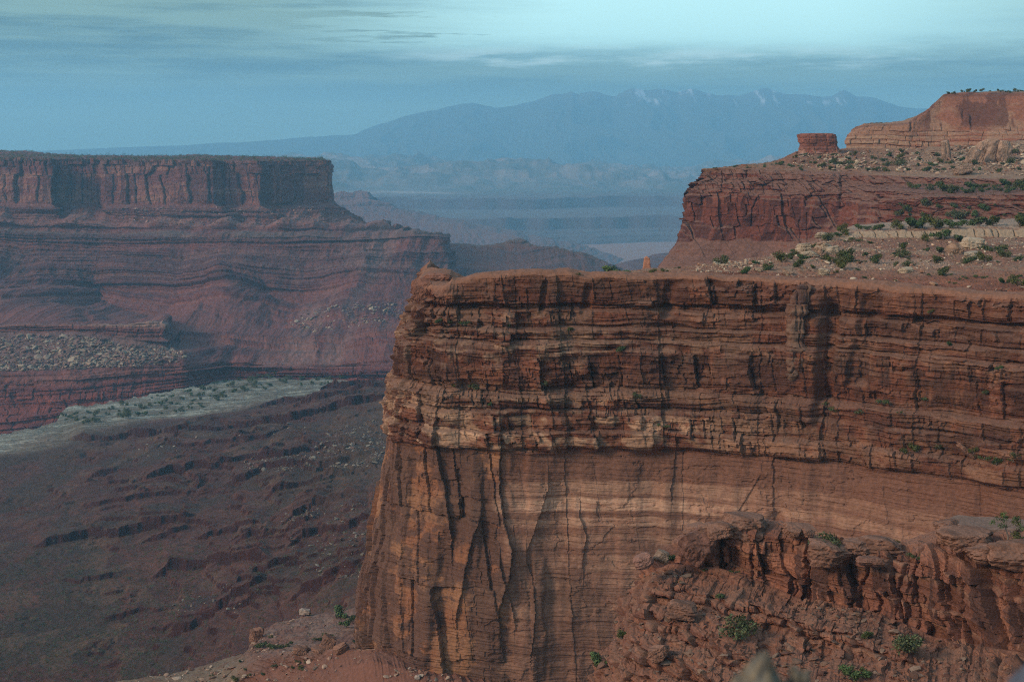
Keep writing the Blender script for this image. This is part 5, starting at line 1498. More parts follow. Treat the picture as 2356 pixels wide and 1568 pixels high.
    pts = np.concatenate([pts, pick('rock_ledge', [(1420, 1400), (1700, 1385), (1900, 1445), (2300, 1530), (2300, 1568), (1380, 1568)], 420, 78)])
    rs = np.random.RandomState(76)
    scatter('loose_rocks', pts, np.clip(rs.gamma(1.2, .34, len(pts)) + .16, .18, 2.2), 77, [(.15, .09, .058), (.12, .065, .042), (.10, .048, .033), (.17, .115, .078)], M_FORE, 'broken stones lying among the steps of the near brown ledge', 'loose rock')


fore_ledge()


# ------------------------------------------------------------------ single rocks that can be told apart
def boulder(name, x, y, Y, w, h, dep, label, seed, col, mat, tilt=0.0, boxy=.5, under=0.0, group=None, yaw=0.0, key=None, strat=.06):
    """a weathered boulder whose middle the photo shows at (x, y); w and h in metres"""
    bm = bmesh.new()
    bmesh.ops.create_icosphere(bm, subdivisions=5, radius=1.0)
    V = np.array([v.co[:] for v in bm.verts]); Ft = np.array([[v.index for v in f.verts] for f in bm.faces])
    bm.free()
    p = 2.4 + 6 * boxy
    V /= (np.abs(V) ** p).sum(1, keepdims=True) ** (1 / p)
    rs = np.random.RandomState(seed)
    for _ in range(int(7 + 7 * boxy)):
        dd = rs.normal(size=3); dd /= np.linalg.norm(dd)
        s = V @ dd; hh = np.abs(V @ dd).max() * (.60 + .3 * rs.rand())
        V -= np.outer(np.clip(s - hh, 0, None) * .85, dd)
    if under:
        k = 1 - under * ss(.15, -.9, V[:, 2])
        V[:, :2] *= k[:, None]
    nx = V[:, 0] * w / 2; ny = V[:, 1] * dep / 2; nz = V[:, 2] * h / 2
    n = fbm(nx / (.22 * w) + ny / (.3 * w) + seed, nz / (.3 * h) + .4 * ny / w, seed, 4)
    st = fbx((nx + ny) / w, nz / h * 9 + .4 * n, seed + 1, 3)
    r = 1 + .10 * n + 1.1 * strat * st + .06 * fbm(nx / (.06 * w), nz / (.08 * h) + ny / (.07 * w), seed + 3, 3)
    V = np.stack([nx * r, ny * r, nz * (1 + .05 * n)], -1)
    R = np.array((Euler((0, tilt, yaw))).to_matrix())
    if name == 'boulder' and w > 2.2 * h and Y < 300 and Y > 100:          # thick, half bedded capstones
        V[:, 2] *= 1.7; y = y + .28 * h * F / Y
    c = at(x, y, Y)
    V = V @ R.T
    C = np.empty(V.shape); C[:] = col
    C = mixc(C, np.asarray(col) * .62, ss(-.1, .6, n))
    C = mixc(C, np.asarray(col) * 1.2, .5 * ss(0, .6, st))
    me = raw_mesh(name, V, Ft, C, mat, False, 3)
    o = obj(name, me, label, 'boulder', None, group)
    o.location = c
    return o


m2 = lambda px, Y: px * Y / F
RB = (.17, .085, .055); PB = (.19, .10, .064); WB = (.18, .125, .085)
boulder('boulder', 1604, 1255, 277, m2(92, 277), m2(92, 277), 7, 'big dark leaning block, undercut, at the left end of the rounded ledge', 3, (.14, .07, .048), M_FORE, .16, .75, .25, strat=.04)
boulder('boulder', 1637, 1212, 277, m2(62, 277), m2(17, 277), 4.5, 'thin flat slab lying on top of the big dark leaning block', 5, PB, M_FORE, -.12, .3)
boulder('boulder', 1600, 1214, 279, m2(60, 279), m2(16, 279), 4.5, 'low rounded slab on the upper left shoulder of the leaning block', 6, PB, M_FORE, -.05, .6)
boulder('boulder', 1710, 1202, 279, m2(110, 279), m2(38, 279), 7, 'wide layered cap of stacked slabs crowning the ledge behind the leaning block', 7, PB, M_FORE, .02, .35, strat=.14)
boulder('boulder', 1712, 1186, 280, m2(62, 280), m2(13, 280), 4.5, 'thin slab topping the stacked cap on the ledge', 8, PB, M_FORE, .04, .3)
boulder('boulder', 1655, 1215, 276, m2(60, 276), m2(26, 276), 5, 'rounded pale slab between the leaning block and the stacked cap', 9, PB, M_FORE, -.15, .3)
boulder('boulder', 1838, 1213, 272, m2(70, 272), m2(20, 272), 4.5, 'flat pancake rock on the rim of the ledge right of the stacked cap', 10, PB, M_FORE, .08, .25)
boulder('boulder', 1828, 1220, 270, m2(34, 270), m2(12, 270), 2.6, 'small flat stone tucked against the left of the pancake rock', 11, PB, M_FORE, .0, .25)
boulder('boulder', 1860, 1222, 270, m2(32, 270), m2(12, 270), 2.6, 'small flat stone tucked against the right of the pancake rock', 12, PB, M_FORE, .1, .25)
boulder('boulder', 1906, 1262, 264, m2(105, 264), m2(36, 264), 6, 'broad layered capstone below the large bush on the ledge rim', 13, PB, M_FORE, .08, .4, strat=.12)
boulder('boulder', 1972, 1254, 266, m2(72, 266), m2(26, 266), 5, 'rounded slab with a dark undercut in the middle of the ledge rim', 14, PB, M_FORE, -.05, .35, .2, strat=.1)
boulder('boulder', 2024, 1252, 266, m2(100, 266), m2(34, 266), 6, 'long layered slab beside the undercut slab on the ledge rim', 15, PB, M_FORE, .03, .4, strat=.14)
boulder('boulder', 2001, 1287, 258, m2(62, 258), m2(13, 258), 3.4, 'thin plate of rock jutting from the ledge face below the long slab', 16, RB, M_FORE, .02, .3)
boulder('boulder', 2224, 1242, 252, m2(128, 252), m2(60, 252), 7.5, 'large mushroom shaped boulder with a smooth domed top', 17, PB, M_FORE, .04, .18, .35, strat=.04)
boulder('boulder', 2276, 1272, 246, m2(108, 246), m2(50, 246), 6.5, 'squat rounded boulder just below and right of the mushroom boulder', 18, PB, M_FORE, .06, .3, .3, strat=.06)
boulder('boulder', 2190, 1213, 262, m2(72, 262), m2(40, 262), 5, 'round topped knob of rock behind the mushroom boulder, notched on its left', 19, PB, M_FORE, .03, .3, .3, strat=.1)
boulder('boulder', 2176, 1234, 262, m2(40, 262), m2(17, 262), 3, 'small stacked stone under the notch of the round topped knob', 20, PB, M_FORE, .0, .3)
boulder('boulder', 2282, 1214, 262, m2(190, 262), m2(48, 262), 9, 'broad pale slickrock dome at the right end of the ledge behind the twisted juniper', 21, (.155, .10, .072), M_FORE, .03, .35, strat=.05)
boulder('boulder', 2340, 1262, 244, m2(150, 244), m2(42, 244), 7, 'long tan slab running out of the right edge of the picture below the twisted juniper', 22, PB, M_FORE, .16, .4, strat=.08)
boulder('boulder', 1668, 1454, 250, m2(34, 250), m2(17, 250), 2, 'small pale stone perched on a light ledge in the middle of the broken slope', 23, WB, M_FORE, .1, .35)
boulder('boulder', 1515, 1500, 246, m2(52, 246), m2(34, 246), 3, 'tilted pale slab leaning on the dark steps low on the ledge', 24, PB, M_FORE, -.5, .6)
boulder('boulder', 1568, 1396, 258, m2(70, 258), m2(24, 258), 4, 'wide pale pillow of rock on the upper steps of the broken slope', 25, PB, M_FORE, .12, .4, strat=.12)
boulder('boulder', 1480, 1290, 272, m2(44, 272), m2(36, 272), 3, 'dark crooked block standing out from the left tip of the ledge', 26, (.20, .11, .08), M_FORE, -.5, .6)
boulder('boulder', 1524, 1280, 274, m2(40, 274), m2(30, 274), 2.8, 'pale chunk of rock left of the leaning block above a small bush', 27, WB, M_FORE, .2, .5)
# rocks on the slope on top of the butte
for x, y, w, h, lab, sd in ((1849, 575, 34, 30, 'pale blocky boulder beside the leftmost cluster of big stones on the butte top', 31), (1862, 586, 40, 18, 'pale flat boulder below the blocky one in the cluster on the butte top', 32), (1880, 581, 22, 26, 'upright pale boulder in the middle of the cluster on the butte top', 33),
                            (1900, 570, 26, 20, 'pale rounded boulder at the upper right of the cluster on the butte top', 34), (1916, 578, 30, 22, 'light angular boulder at the right end of the cluster on the butte top', 35), (1890, 562, 24, 14, 'low pale stone above the cluster on the butte top', 36),
                            (1888, 541, 28, 14, 'pale slab just under the left end of the caprock course on the butte top', 37), (2240, 563, 52, 34, 'large pale boulder near the right edge below the caprock course', 38), (2196, 572, 38, 26, 'medium pale boulder left of the large one below the caprock course', 39),
                            (2238, 588, 40, 22, 'pale boulder low on the slope under the large boulder near the right edge', 40), (2083, 622, 34, 15, 'pale lozenge shaped boulder on the red soil just above the cliff rim', 41), (1812, 626, 22, 17, 'pinkish boulder at the foot of the broken rock course', 42),
                            (1896, 626, 26, 20, 'squarish tan boulder at the foot of the broken course near a juniper', 43), (1745, 620, 14, 9, 'lone white stone on the rim left of the broken rock course', 44)):
    c = surf('butte_top_slope', x, y + h * .3)
    Y = c[1]
    boulder('boulder', x, y, Y - 1.0, m2(w, Y), m2(h, Y), m2(w, Y) * .8, lab, sd, (.34, .265, .175) if sd % 3 else (.28, .18, .115), M_NEAR, (sd % 5 - 2) * .1, .6)
# toppled slabs under the tall cliff
for k, (x, y, w, h, tl, lab) in enumerate(((2262, 350, 36, 62, .55, 'tall toppled slab leaning right among the fallen slabs under the tall cliff'), (2286, 352, 30, 60, .45, 'pale toppled slab in the middle of the fallen slabs under the tall cliff'), (2310, 352, 30, 56, .3, 'steep toppled slab at the right of the fallen slabs under the tall cliff'),
                                            (2236, 362, 26, 44, .6, 'shorter toppled slab at the left of the fallen slabs under the tall cliff'), (2176, 350, 22, 52, .05, 'narrow upright block standing at the foot of the tall cliff'), (2215, 392, 40, 26, .1, 'broad pale block lying below the toppled slabs'))):
    c = surf('talus_slope', x, y + h * .35)
    Y = c[1]
    boulder('boulder', x, y, Y - 3, m2(w, Y), m2(h, Y), m2(w, Y) * .7, lab, 60 + k, (.29, .19, .125), M_MID, tl - .2, .7, strat=.03)
# fallen blocks on the spur
for k, (x, y, w, h, tl, lab) in enumerate(((754, 1480, 34, 40, .35, 'big split block standing on end on the spur at the foot of the butte'), (784, 1490, 36, 24, -.5, 'dark tilted block leaning away from the split block'), (735, 1496, 40, 16, .1, 'flat brown slab lying in front of the split block on the spur'),
                                            (693, 1494, 36, 22, 0, 'rounded brown block left of the split block on the spur'), (700, 1407, 28, 14, .1, 'pale egg shaped boulder among bushes on the spur'), (590, 1460, 32, 42, .1, 'squat tan block standing at the left edge of the spur'),
                                            (960, 1556, 14, 10, 0, 'small white stone on the red earth under the butte'))):
    c = surf('spur_slope', x, y + h * .35)
    Y = c[1]
    boulder('boulder', x, y, Y - .8, m2(w, Y), m2(h, Y), m2(w, Y) * .8, lab, 80 + k, (.20, .105, .066) if k not in (4, 6) else (.33, .26, .2), M_NEAR, tl, .65)
# blocks on the red cliff's middle bench and the fallen slab on the pale rim
c = surf('sandstone_butte', 2225, 1040)
boulder('boulder', 2222, 1036, c[1] - 1.2, 6.5, 2.2, 4.2, 'long fallen slab tipped against the wall under a dark hollow on the pale rim', 95, (.20, .105, .065), M_NEAR, .62, .7, strat=.03)
for k, (x, y, w, h, lab) in enumerate(((1712, 381, 14, 7, 'reddish boulder perched on the far left rim of the red cliff'), (1697, 382, 8, 6, 'small stone beside the boulder on the far left rim of the red cliff'))):
    c = surf('talus_slope', x, y + 2)
    boulder('boulder', x, y, c[1], m2(w, c[1]), m2(h, c[1]), 3, lab, 97 + k, (.22, .1, .06), M_MID, 0, .5)
boulder('boulder', 2122, 624.5, surf('butte_top_slope', 2122, 628)[1], 1.6, 1.0, 1.4, 'brown boulder right of the lozenge shaped boulder above the cliff rim', 99, (.32, .17, .1), M_NEAR, .1, .5)
# hummock at the prow
c = surf('sandstone_butte', 1008, 645)
boulder('boulder', 1011, 640, c[1] + 1.5, m2(76, c[1]), m2(26, c[1]), 9, 'smooth dome of rock at the prow of the near butte beside a lone bush', 101, (.20, .09, .055), M_NEAR, 0, .1, strat=.05)
boulder('boulder', 972, 668, surf('sandstone_butte', 975, 672)[1] + 1.5, m2(46, c[1]), m2(52, c[1]), 7, 'rounded knob of rock forming the very tip of the prow', 102, (.20, .09, .055), M_NEAR, -.1, .4, strat=.05)


# ------------------------------------------------------------------ the rim under the camera, the weathered log and the blurred rock
def viewpoint():
    n = 60
    x = np.linspace(-9, 9, 90); y = np.linspace(-12, 2.9, n)
    X, Y = np.meshgrid(x, y)
    Z = -1.62 + .10 * fbm(X / 1.5, Y / 1.5, 1101, 4)
    drop = ss(2.2, 2.9, Y)
    Z = Z - drop * 9
    P = np.stack([X, Y, Z], -1)[::-1]
    C = np.empty(P.shape); C[:] = np.array([.30, .17, .11])
    grid('rim_rock', P, C, M_FORE, 'flat rock rim under the viewpoint', 'ground')

    def limb(name, pts, rad, seed, label, cat, parent=None):
        pts = np.array(pts, float); ns = 120; nr = 64
        t = np.linspace(0, 1, ns)
        tt = np.linspace(0, 1, len(pts))
        c = np.stack([np.interp(t, tt, pts[:, k]) for k in range(3)], -1)
        c = smooth1(c, 8)
        r = np.interp(t, np.linspace(0, 1, len(rad)), rad)
        d = np.gradient(c, axis=0); d /= np.linalg.norm(d, axis=1, keepdims=True)
        s = np.cross(d, [0, 0, 1]); s /= np.linalg.norm(s, axis=1, keepdims=True)
        u = np.cross(s, d)
        th = np.linspace(0, 2 * math.pi, nr, endpoint=False)
        tw = th[None] + 1.4 * t[:, None]
        gro = fbx(tw * 3.0, t[:, None] * 2.5 + 0 * tw, seed, 4, .6)
        gro = gro * (1 - 0) 
        R = r[:, None] * (1 + .16 * gro + .10 * np.cos(2 * tw + 1))
        P = c[:, None] + s[:, None] * (R * np.cos(th))[..., None] + u[:, None] * (R * np.sin(th))[..., None]
        C = np.empty(P.shape); C[:] = np.array([.13, .125, .10])
        C = mixc(C, np.array([.19, .15, .09]), ss(.1, .5, gro))
        C = mixc(C, np.array([.035, .04, .04]), ss(-.1, -.5, gro))
        i = np.arange(ns * nr).reshape(ns, nr)
        q = np.stack([i[:-1], i[1:], np.roll(i[1:], -1, 1), np.roll(i[:-1], -1, 1)], -1).reshape(-1, 4)
        tri = np.concatenate([q[:, :3], q[:, [0, 2, 3]]])
        V = np.concatenate([P.reshape(-1, 3), c[:1], c[-1:]])
        a, b = len(V) - 2, len(V) - 1
        tri = np.concatenate([tri, np.stack([np.full(nr, a), np.roll(i[0], -1), i[0]], -1), np.stack([np.full(nr, b), i[-1], np.roll(i[-1], -1)], -1)])
        Cc = np.concatenate([C.reshape(-1, 3), C[0, :1], C[-1, :1]])
        me = raw_mesh(name, V, tri, Cc, M_WOOD, True, 3)
        return obj(name, me, label, cat, None, None, parent)
    M_WOOD = rock_material('weathered_wood', 14, .4, .01, .3)
    g = lambda x, y, Y: tuple(at(x, y, Y))
    log = limb('log', [g(2140, 1640, 2.35), g(2000, 1652, 2.32), g(1900, 1634, 2.3), g(1820, 1632, 2.3), g(1740, 1640, 2.3), g(1640, 1665, 2.32)], [.035, .036, .038, .04, .04, .036, .03], 1111, 'weathered grey log blurred at the bottom edge of the picture', 'log')
    limb('branch_stub', [g(1752, 1620, 2.28), g(1750, 1560, 2.27), g(1756, 1528, 2.27), g(1760, 1502, 2.26)], [.034, .030, .019, .005], 1112, None, None, log)
    limb('branch_stub', [g(1715, 1620, 2.3), g(1706, 1570, 2.29), g(1698, 1552, 2.29)], [.03, .020, .008], 1113, None, None, log)
    limb('bark_splinter', [g(1820, 1590, 2.29), g(1832, 1550, 2.28), g(1822, 1530, 2.28)], [.016, .010, .004], 1114, None, None, log)
    limb('bark_splinter', [g(1850, 1600, 2.29), g(1852, 1556, 2.28), g(1862, 1540, 2.28)], [.014, .009, .003], 1115, None, None, log)
    for ch in log.children:
        ch.matrix_parent_inverse = log.matrix_world.inverted()
    boulder('boulder', 2384, 1598, 1.9, .062, .10, .08, 'blurred blue grey rock poking in at the bottom right corner', 1120, (.085, .10, .125), M_FORE, .2, .3)


viewpoint()
# ------------------------------------------------------------------ junipers and bushes
def leaf_crown(seed, n=420, tall=.8, lumps=7, light=1.0):
    rs = np.random.RandomState(seed)
    cen = rs.normal(size=(lumps, 3)) * [.30, .30, .20]
    cen[:, 2] = np.abs(cen[:, 2]) * 1.1 + .22
    rad = .20 + .16 * rs.rand(lumps)
    k = rs.randint(lumps, size=n)
    d = rs.normal(size=(n, 3)); d /= np.linalg.norm(d, axis=1, keepdims=True)
    r = rad[k] * rs.rand(n) ** .4
    p = cen[k] + d * r[:, None]
    p[:, 2] = np.maximum(p[:, 2], .03) * tall
    a = rs.normal(size=(n, 3)); a /= np.linalg.norm(a, axis=1, keepdims=True)
    b = np.cross(a, d + .3 * rs.normal(size=(n, 3))); b /= np.linalg.norm(b, axis=1, keepdims=True) + 1e-9
    s = (.035 + .05 * rs.rand(n))[:, None]
    V = np.stack([p + a * s, p + b * s * .55, p - a * s, p - b * s * .55], 1)
    tone = (.65 + .7 * rs.rand(n)) * (.8 + .35 * rs.rand(lumps)[k])
    c = np.array([.058, .082, .030]) * light * tone[:, None]
    c[:, 0] *= .85 + .5 * rs.rand(n)
    c *= np.array([(1, 1, 1), (1.3, 1.08, .8), (.85, 1, .95), (1.45, 1.3, 1.5), (.8, .85, .9), (1.25, 1.2, 1.0)][seed % 6])
    return V.reshape(-1, 3), np.arange(n * 4).reshape(-1, 4), np.repeat(c, 4, 0)


def trunk_mesh(seed, h=.45):
    rs = np.random.RandomState(seed)
    Vs, Fs, Cs = [], [], []
    n0 = 0
    for br in range(4):
        ns, nr = 7, 6
        e = np.array([rs.normal() * .22, rs.normal() * .22, h * (.8 + .4 * rs.rand())])
        t = np.linspace(0, 1, ns)[:, None]
        c = t * e + np.concatenate([np.zeros((1, 3)), rs.normal(size=(ns - 1, 3)) * .025])
        r = (.045 if br == 0 else .03) * (1 - .75 * t[:, 0])
        th = np.linspace(0, 6.283, nr, endpoint=False)
        V = c[:, None] + np.stack([np.cos(th)[None] * r[:, None], np.sin(th)[None] * r[:, None], 0 * th[None] * r[:, None]], -1)
        i = np.arange(ns * nr).reshape(ns, nr) + n0
        Fs.append(np.stack([i[:-1], np.roll(i[:-1], -1, 1), np.roll(i[1:], -1, 1), i[1:]], -1).reshape(-1, 4))
        Vs.append(V.reshape(-1, 3)); n0 += ns * nr
        Cs.append(np.tile([.14, .11, .085], (ns * nr, 1)) * (.8 + .4 * rs.rand(ns * nr, 1)))
    V = np.concatenate(Vs); V[:, 2] -= .04
    return V, np.concatenate(Fs), np.concatenate(Cs)


M_BARK = rock_material('bark', 8, .3, .02, .3)
CROWN = [raw_mesh('crown', *leaf_crown(s, n, t, l, li)[:2], leaf_crown(s, n, t, l, li)[2], M_LEAF) for s, n, t, l, li in
         ((1, 820, .95, 7, 1.0), (2, 760, .75, 6, 1.15), (3, 900, 1.05, 9, .85), (4, 620, .65, 5, 1.2), (5, 800, .85, 8, .75), (6, 520, .55, 5, 1.0))]
TRUNK = [raw_mesh('trunk', *trunk_mesh(s)[:2], trunk_mesh(s)[2], M_BARK) for s in (1, 2, 3)]
prng = random.Random(77)


def juniper(p, size, label, group=None, parts=True, var=None, name='juniper_bush', cat='bush', hz=1.0):
    v = prng.randrange(6) if var is None else var
    if parts:
        root = bpy.data.objects.new(name, None)
        COL.objects.link(root)
        root.empty_display_size = .1
        cr = bpy.data.objects.new('crown', CROWN[v]); COL.objects.link(cr); cr.parent = root
        tr = bpy.data.objects.new('trunk', TRUNK[v % 3]); COL.objects.link(tr); tr.parent = root
    else:
        root = bpy.data.objects.new(name, CROWN[v]); COL.objects.link(root)
    root.location = Vector([float(q) for q in p])
    root.rotation_euler = (0, 0, prng.uniform(0, 6.28))
    root.scale = (size, size, size * hz)
    root['label'] = label
    root['category'] = cat
    if group: root['group'] = group
    return root


def put(key, x, y, wpx, label, group=None, parts=True, var=None, name='juniper_bush', cat='bush', hz=1.0):
    p = surf(key, x, y)
    return juniper(p, wpx * p[1] / F, label, group, parts, var, name, cat, hz)


# junipers on the slope on top of the near butte (x, y of the foot, width)
G = 'junipers on the slope on top of the near butte'
TOP = [(1660, 606, 26, 'low dark juniper hugging the left end of the slope above the rim'), (1735, 610, 16, 'small bush among the pale stones left of the middle of the slope'), (1797, 604, 30, 'wide juniper at the upper left of the slope, first of the large ones'),
       (1822, 596, 20, 'juniper right behind the first large one on the slope'), (1845, 600, 22, 'juniper below the second large one, at the left foot of the hill'), (1836, 582, 20, 'juniper on the skyline of the slope where the red cliff begins'), (1857, 580, 16, 'small round juniper under the skyline left of the hill'),
       (1760, 618, 14, 'small bush just over the cliff rim at the left'), (1770, 622, 26, 'pair of shoulders juniper on the red soil near the rim, left of the broken course'), (1878, 572, 20, 'juniper on the hillside left of the boulder cluster, upper one'), (1888, 588, 22, 'juniper beneath the boulder cluster'),
       (1903, 552, 24, 'juniper high on the left flank of the hill'), (1840, 616, 26, 'dark juniper at the left end of the broken rock course'), (1868, 618, 12, 'little bush right of the dark juniper at the broken course'), (1925, 545, 16, 'small juniper under the left tip of the caprock course'), (1944, 540, 18, 'round juniper just left of the caprock blocks'),
       (1968, 556, 20, 'dark juniper tucked in front of the first caprock block'), (2000, 560, 14, 'small juniper below the first caprock block'), (1952, 600, 38, 'largest juniper of the middle slope, broad and bright'), (1980, 604, 14, 'small bush touching the right of the largest juniper'), (1898, 596, 16, 'conical juniper left of the largest juniper'),
       (1910, 606, 24, 'juniper low on the slope between the conical one and the largest'), (1990, 590, 20, 'juniper amid pale stones right of the boulder cluster'), (2020, 606, 28, 'round juniper below the pale stones in the middle of the slope'), (2074, 592, 26, 'dark juniper right of the pale stones in the middle of the slope'), (2082, 572, 20, 'juniper halfway up the slope under the second caprock block'),
       (2090, 612, 20, 'juniper just above the pale lozenge boulder'), (2128, 556, 20, 'juniper in front of the third caprock block'), (2160, 580, 26, 'tall juniper in the middle right of the slope'), (2152, 606, 24, 'low juniper right of the lozenge boulder'), (2170, 552, 34, 'wide juniper under the fourth caprock block'), (2202, 554, 30, 'dense dark juniper under the fifth caprock block'),
       (2232, 606, 32, 'broad juniper low on the right of the slope'), (2262, 602, 26, 'juniper left of the low pale boulder near the right edge'), (2286, 578, 40, 'big dark juniper left of the right edge under the caprock'), (2310, 590, 24, 'juniper next to the big dark one at the right'), (2345, 600, 24, 'juniper cut by the right edge in the middle of the slope'),
       (2176, 634, 28, 'juniper on the red soil at the rim right of centre'), (2060, 646, 8, 'tiny bush on the red rim below the lozenge boulder'), (2220, 640, 14, 'small bush on the red rim, left of two at the right'), (2255, 640, 18, 'small bush on the red rim, right of two'), (2300, 652, 20, 'rounded bush on the red rim near the right edge'), (2338, 658, 28, 'large bush on the red rim at the right edge'),
       (2345, 640, 18, 'bush above the large one on the red rim at the right edge'), (1988, 640, 12, 'small bush at the edge of the broken rock course near the rim'), (1935, 618, 30, 'juniper in front of the right half of the broken rock course'), (1720, 632, 26, 'green bush pair on the red rim left of the broken course')]
for x, y, w, lab in TOP:
    put('butte_top_slope', x, y, w, lab, G)
# junipers along the crest
CREST = [(1935, 533, 22, 'juniper at the left end of the row along the crest'), (1975, 528, 18, 'second juniper from the left in the row along the crest'), (1998, 528, 16, 'third juniper from the left in the row along the crest'), (2022, 529, 28, 'wide juniper fourth in the row along the crest'), (2062, 528, 26, 'low juniper in the row along the crest above the first caprock block'),
         (2092, 526, 38, 'bright wide juniper in the row along the crest above the second caprock block'), (2125, 525, 34, 'tall dark juniper in the row along the crest'), (2150, 526, 36, 'broad juniper in the row along the crest above the third caprock block'), (2185, 524, 30, 'thin bush in the row along the crest above the fourth block'), (2215, 522, 24, 'small bush in the crest row left of the long green one'),
         (2250, 520, 44, 'long bright green juniper in the crest row above the fifth block'), (2285, 520, 30, 'greyish bush right of the long green juniper on the crest'), (2345, 520, 34, 'big dark juniper at the right end of the crest row')]
for x, y, w, lab in CREST:
    put('butte_top_slope', x, y, w, lab, 'junipers along the crest above the caprock')
# skyline bushes on the butte rim
for x, y, w, lab in ((1030, 634, 14, 'lone green bush on the skyline behind the dome at the prow'), (1236, 627, 20, 'small bush on the rim skyline above the dark cleft'), (1278, 628, 9, 'tiny bush on the rim skyline right of the dark cleft'), (1330, 629, 10, 'tiny bush on the rim skyline left of the long low shrub'), (1410, 632, 50, 'long low dark shrub spread along the rim skyline'),
                     (1442, 631, 22, 'shrub at the right end of the long low shrub on the rim'), (1500, 629, 18, 'bush beside the small rock pinnacle on the rim'), (1528, 626, 14, 'bush just right of the rock pinnacle on the rim'), (1560, 620, 12, 'bush on the rim at the foot of the red cliff')):
    p = surf('sandstone_butte', x, y + 3) if x < 1440 else surf('butte_top_slope', x, y)
    juniper(p, w * p[1] / F, lab, 'bushes on the skyline of the near butte', True, None, 'juniper_bush', 'bush', .7)
# bushes growing on the ledges of the near wall
WALL = [(1066, 745, 26, 'green bush on the first ledge below the cap of the prow'), (1010, 742, 18, 'low green bush left of the green one on the first ledge of the prow'), (1040, 740, 14, 'thin grassy bush between two bushes on the first ledge of the prow'), (1170, 752, 14, 'small bush on the first ledge below the middle of the cap'), (1312, 762, 14, 'small green tuft on the thin ledge under the row of small blocks'),
        (1430, 807, 24, 'green bush on the pale ledge above the wide pale block'), (1100, 892, 20, 'green bush on the lower ledge right of the prow'), (1085, 890, 14, 'little bush left of the green one on the lower ledge of the prow'), (1042, 888, 12, 'small tuft on the lower ledge near the prow corner'), (1250, 884, 14, 'small bush on the lower ledge above square blocks'),
        (1132, 932, 14, 'tuft beside the stacked pale blocks'), (1465, 913, 16, 'bush above the pale blocks in the middle of the wall'), (1910, 940, 34, 'round green bush on the bench right of the dark slot'), (2045, 930, 30, 'tall green bush on the bench in the middle right'), (2118, 918, 22, 'green bush on the bench right of the tall one'), (2195, 932, 30, 'bush with bare stems on the bench further right'),
        (1975, 950, 14, 'small bush below the round one on the bench'), (2070, 948, 12, 'small bush below the tall one on the bench'), (1525, 980, 18, 'bush on the pale rim above the long crack'), (2080, 1042, 18, 'bush on the pale rim left of the fallen slab'), (2105, 1038, 26, 'dark bush on the pale rim nearer the fallen slab'), (2160, 1030, 18, 'bush on the pale rim under the fallen slab'), (2262, 1055, 30, 'grey green bush right of the fallen slab'),
        (2292, 1068, 24, 'bush hanging over the pale rim at the right'), (2330, 1060, 28, 'bush on the pale rim close to the right edge'), (2240, 1040, 18, 'bush in the shade behind the fallen slab'), (1805, 650, 18, 'bush above the tall pillar on the rim'), (2140, 720, 12, 'little bush high on the dark wall at the right'), (2180, 795, 16, 'little bush on a ledge of the dark wall at the right'), (2300, 850, 16, 'small tuft on the banded slope near the right edge'),
        (2265, 905, 14, 'small tuft low on the banded slope near the right edge'), (1345, 1025, 1, None)]
for x, y, w, lab in WALL:
    if lab:
        p = surf('sandstone_butte', x, y)
        p = p + np.array([0, -.5, -.1])
        juniper(p, w * p[1] / F, lab, 'bushes on the ledges of the near wall')
# foreground bushes
for x, y, w, lab, v in ((1700, 1462, 62, 'largest green shrub on the broken slope, feathery and upright', 2), (1430, 1470, 30, 'grey green shrub at the left tip of the broken slope', 4), (1376, 1530, 44, 'bright shrub low at the left foot of the broken slope', 1), (2085, 1495, 56, 'green shrub on the sandy step under the dark hollow', 2), (1995, 1470, 26, 'small shrub left of the one on the sandy step', 4),
                        (1955, 1560, 52, 'bright shrub at the bottom edge right of the log', 1), (1985, 1556, 30, 'dull shrub beside the bright one at the bottom edge', 4), (1537, 1288, 32, 'green bush at the foot of the leaning block', 3), (1655, 1378, 30, 'low green plant on a ledge of the broken slope', 3), (1618, 1310, 14, 'tiny tuft under the leaning block', 5), (1690, 1316, 14, 'tiny tuft under the stacked cap', 5),
                        (1560, 1340, 12, 'tiny tuft on the upper steps of the broken slope', 5)):
    put('rock_ledge', x, y, w, lab, 'shrubs on the broken slope of the near ledge', True, v)
for x, y, w, lab, v in ((1898, 1252, 46, 'rounded green bush growing on the ledge rim behind the broad capstone', 2), (1922, 1256, 18, 'small bush beside the rounded one on the ledge rim', 4), (2062, 1250, 18, 'small dark bush on the ledge rim right of the long slab', 0), (2108, 1276, 26, 'small bush growing in the diagonal crack of the ledge', 5), (2345, 1240, 28, 'bush at the right end of the ledge beside the twisted juniper', 0), (2268, 1236, 40, 'low bright bush left of the twisted juniper', 3), (2242, 1242, 20, 'small bush right behind the mushroom boulder', 4)):
    p = surf('rock_ledge', x, y + 8, 14)
    juniper(p, w * p[1] / F, lab, 'bushes on the rim of the near ledge', True, v)


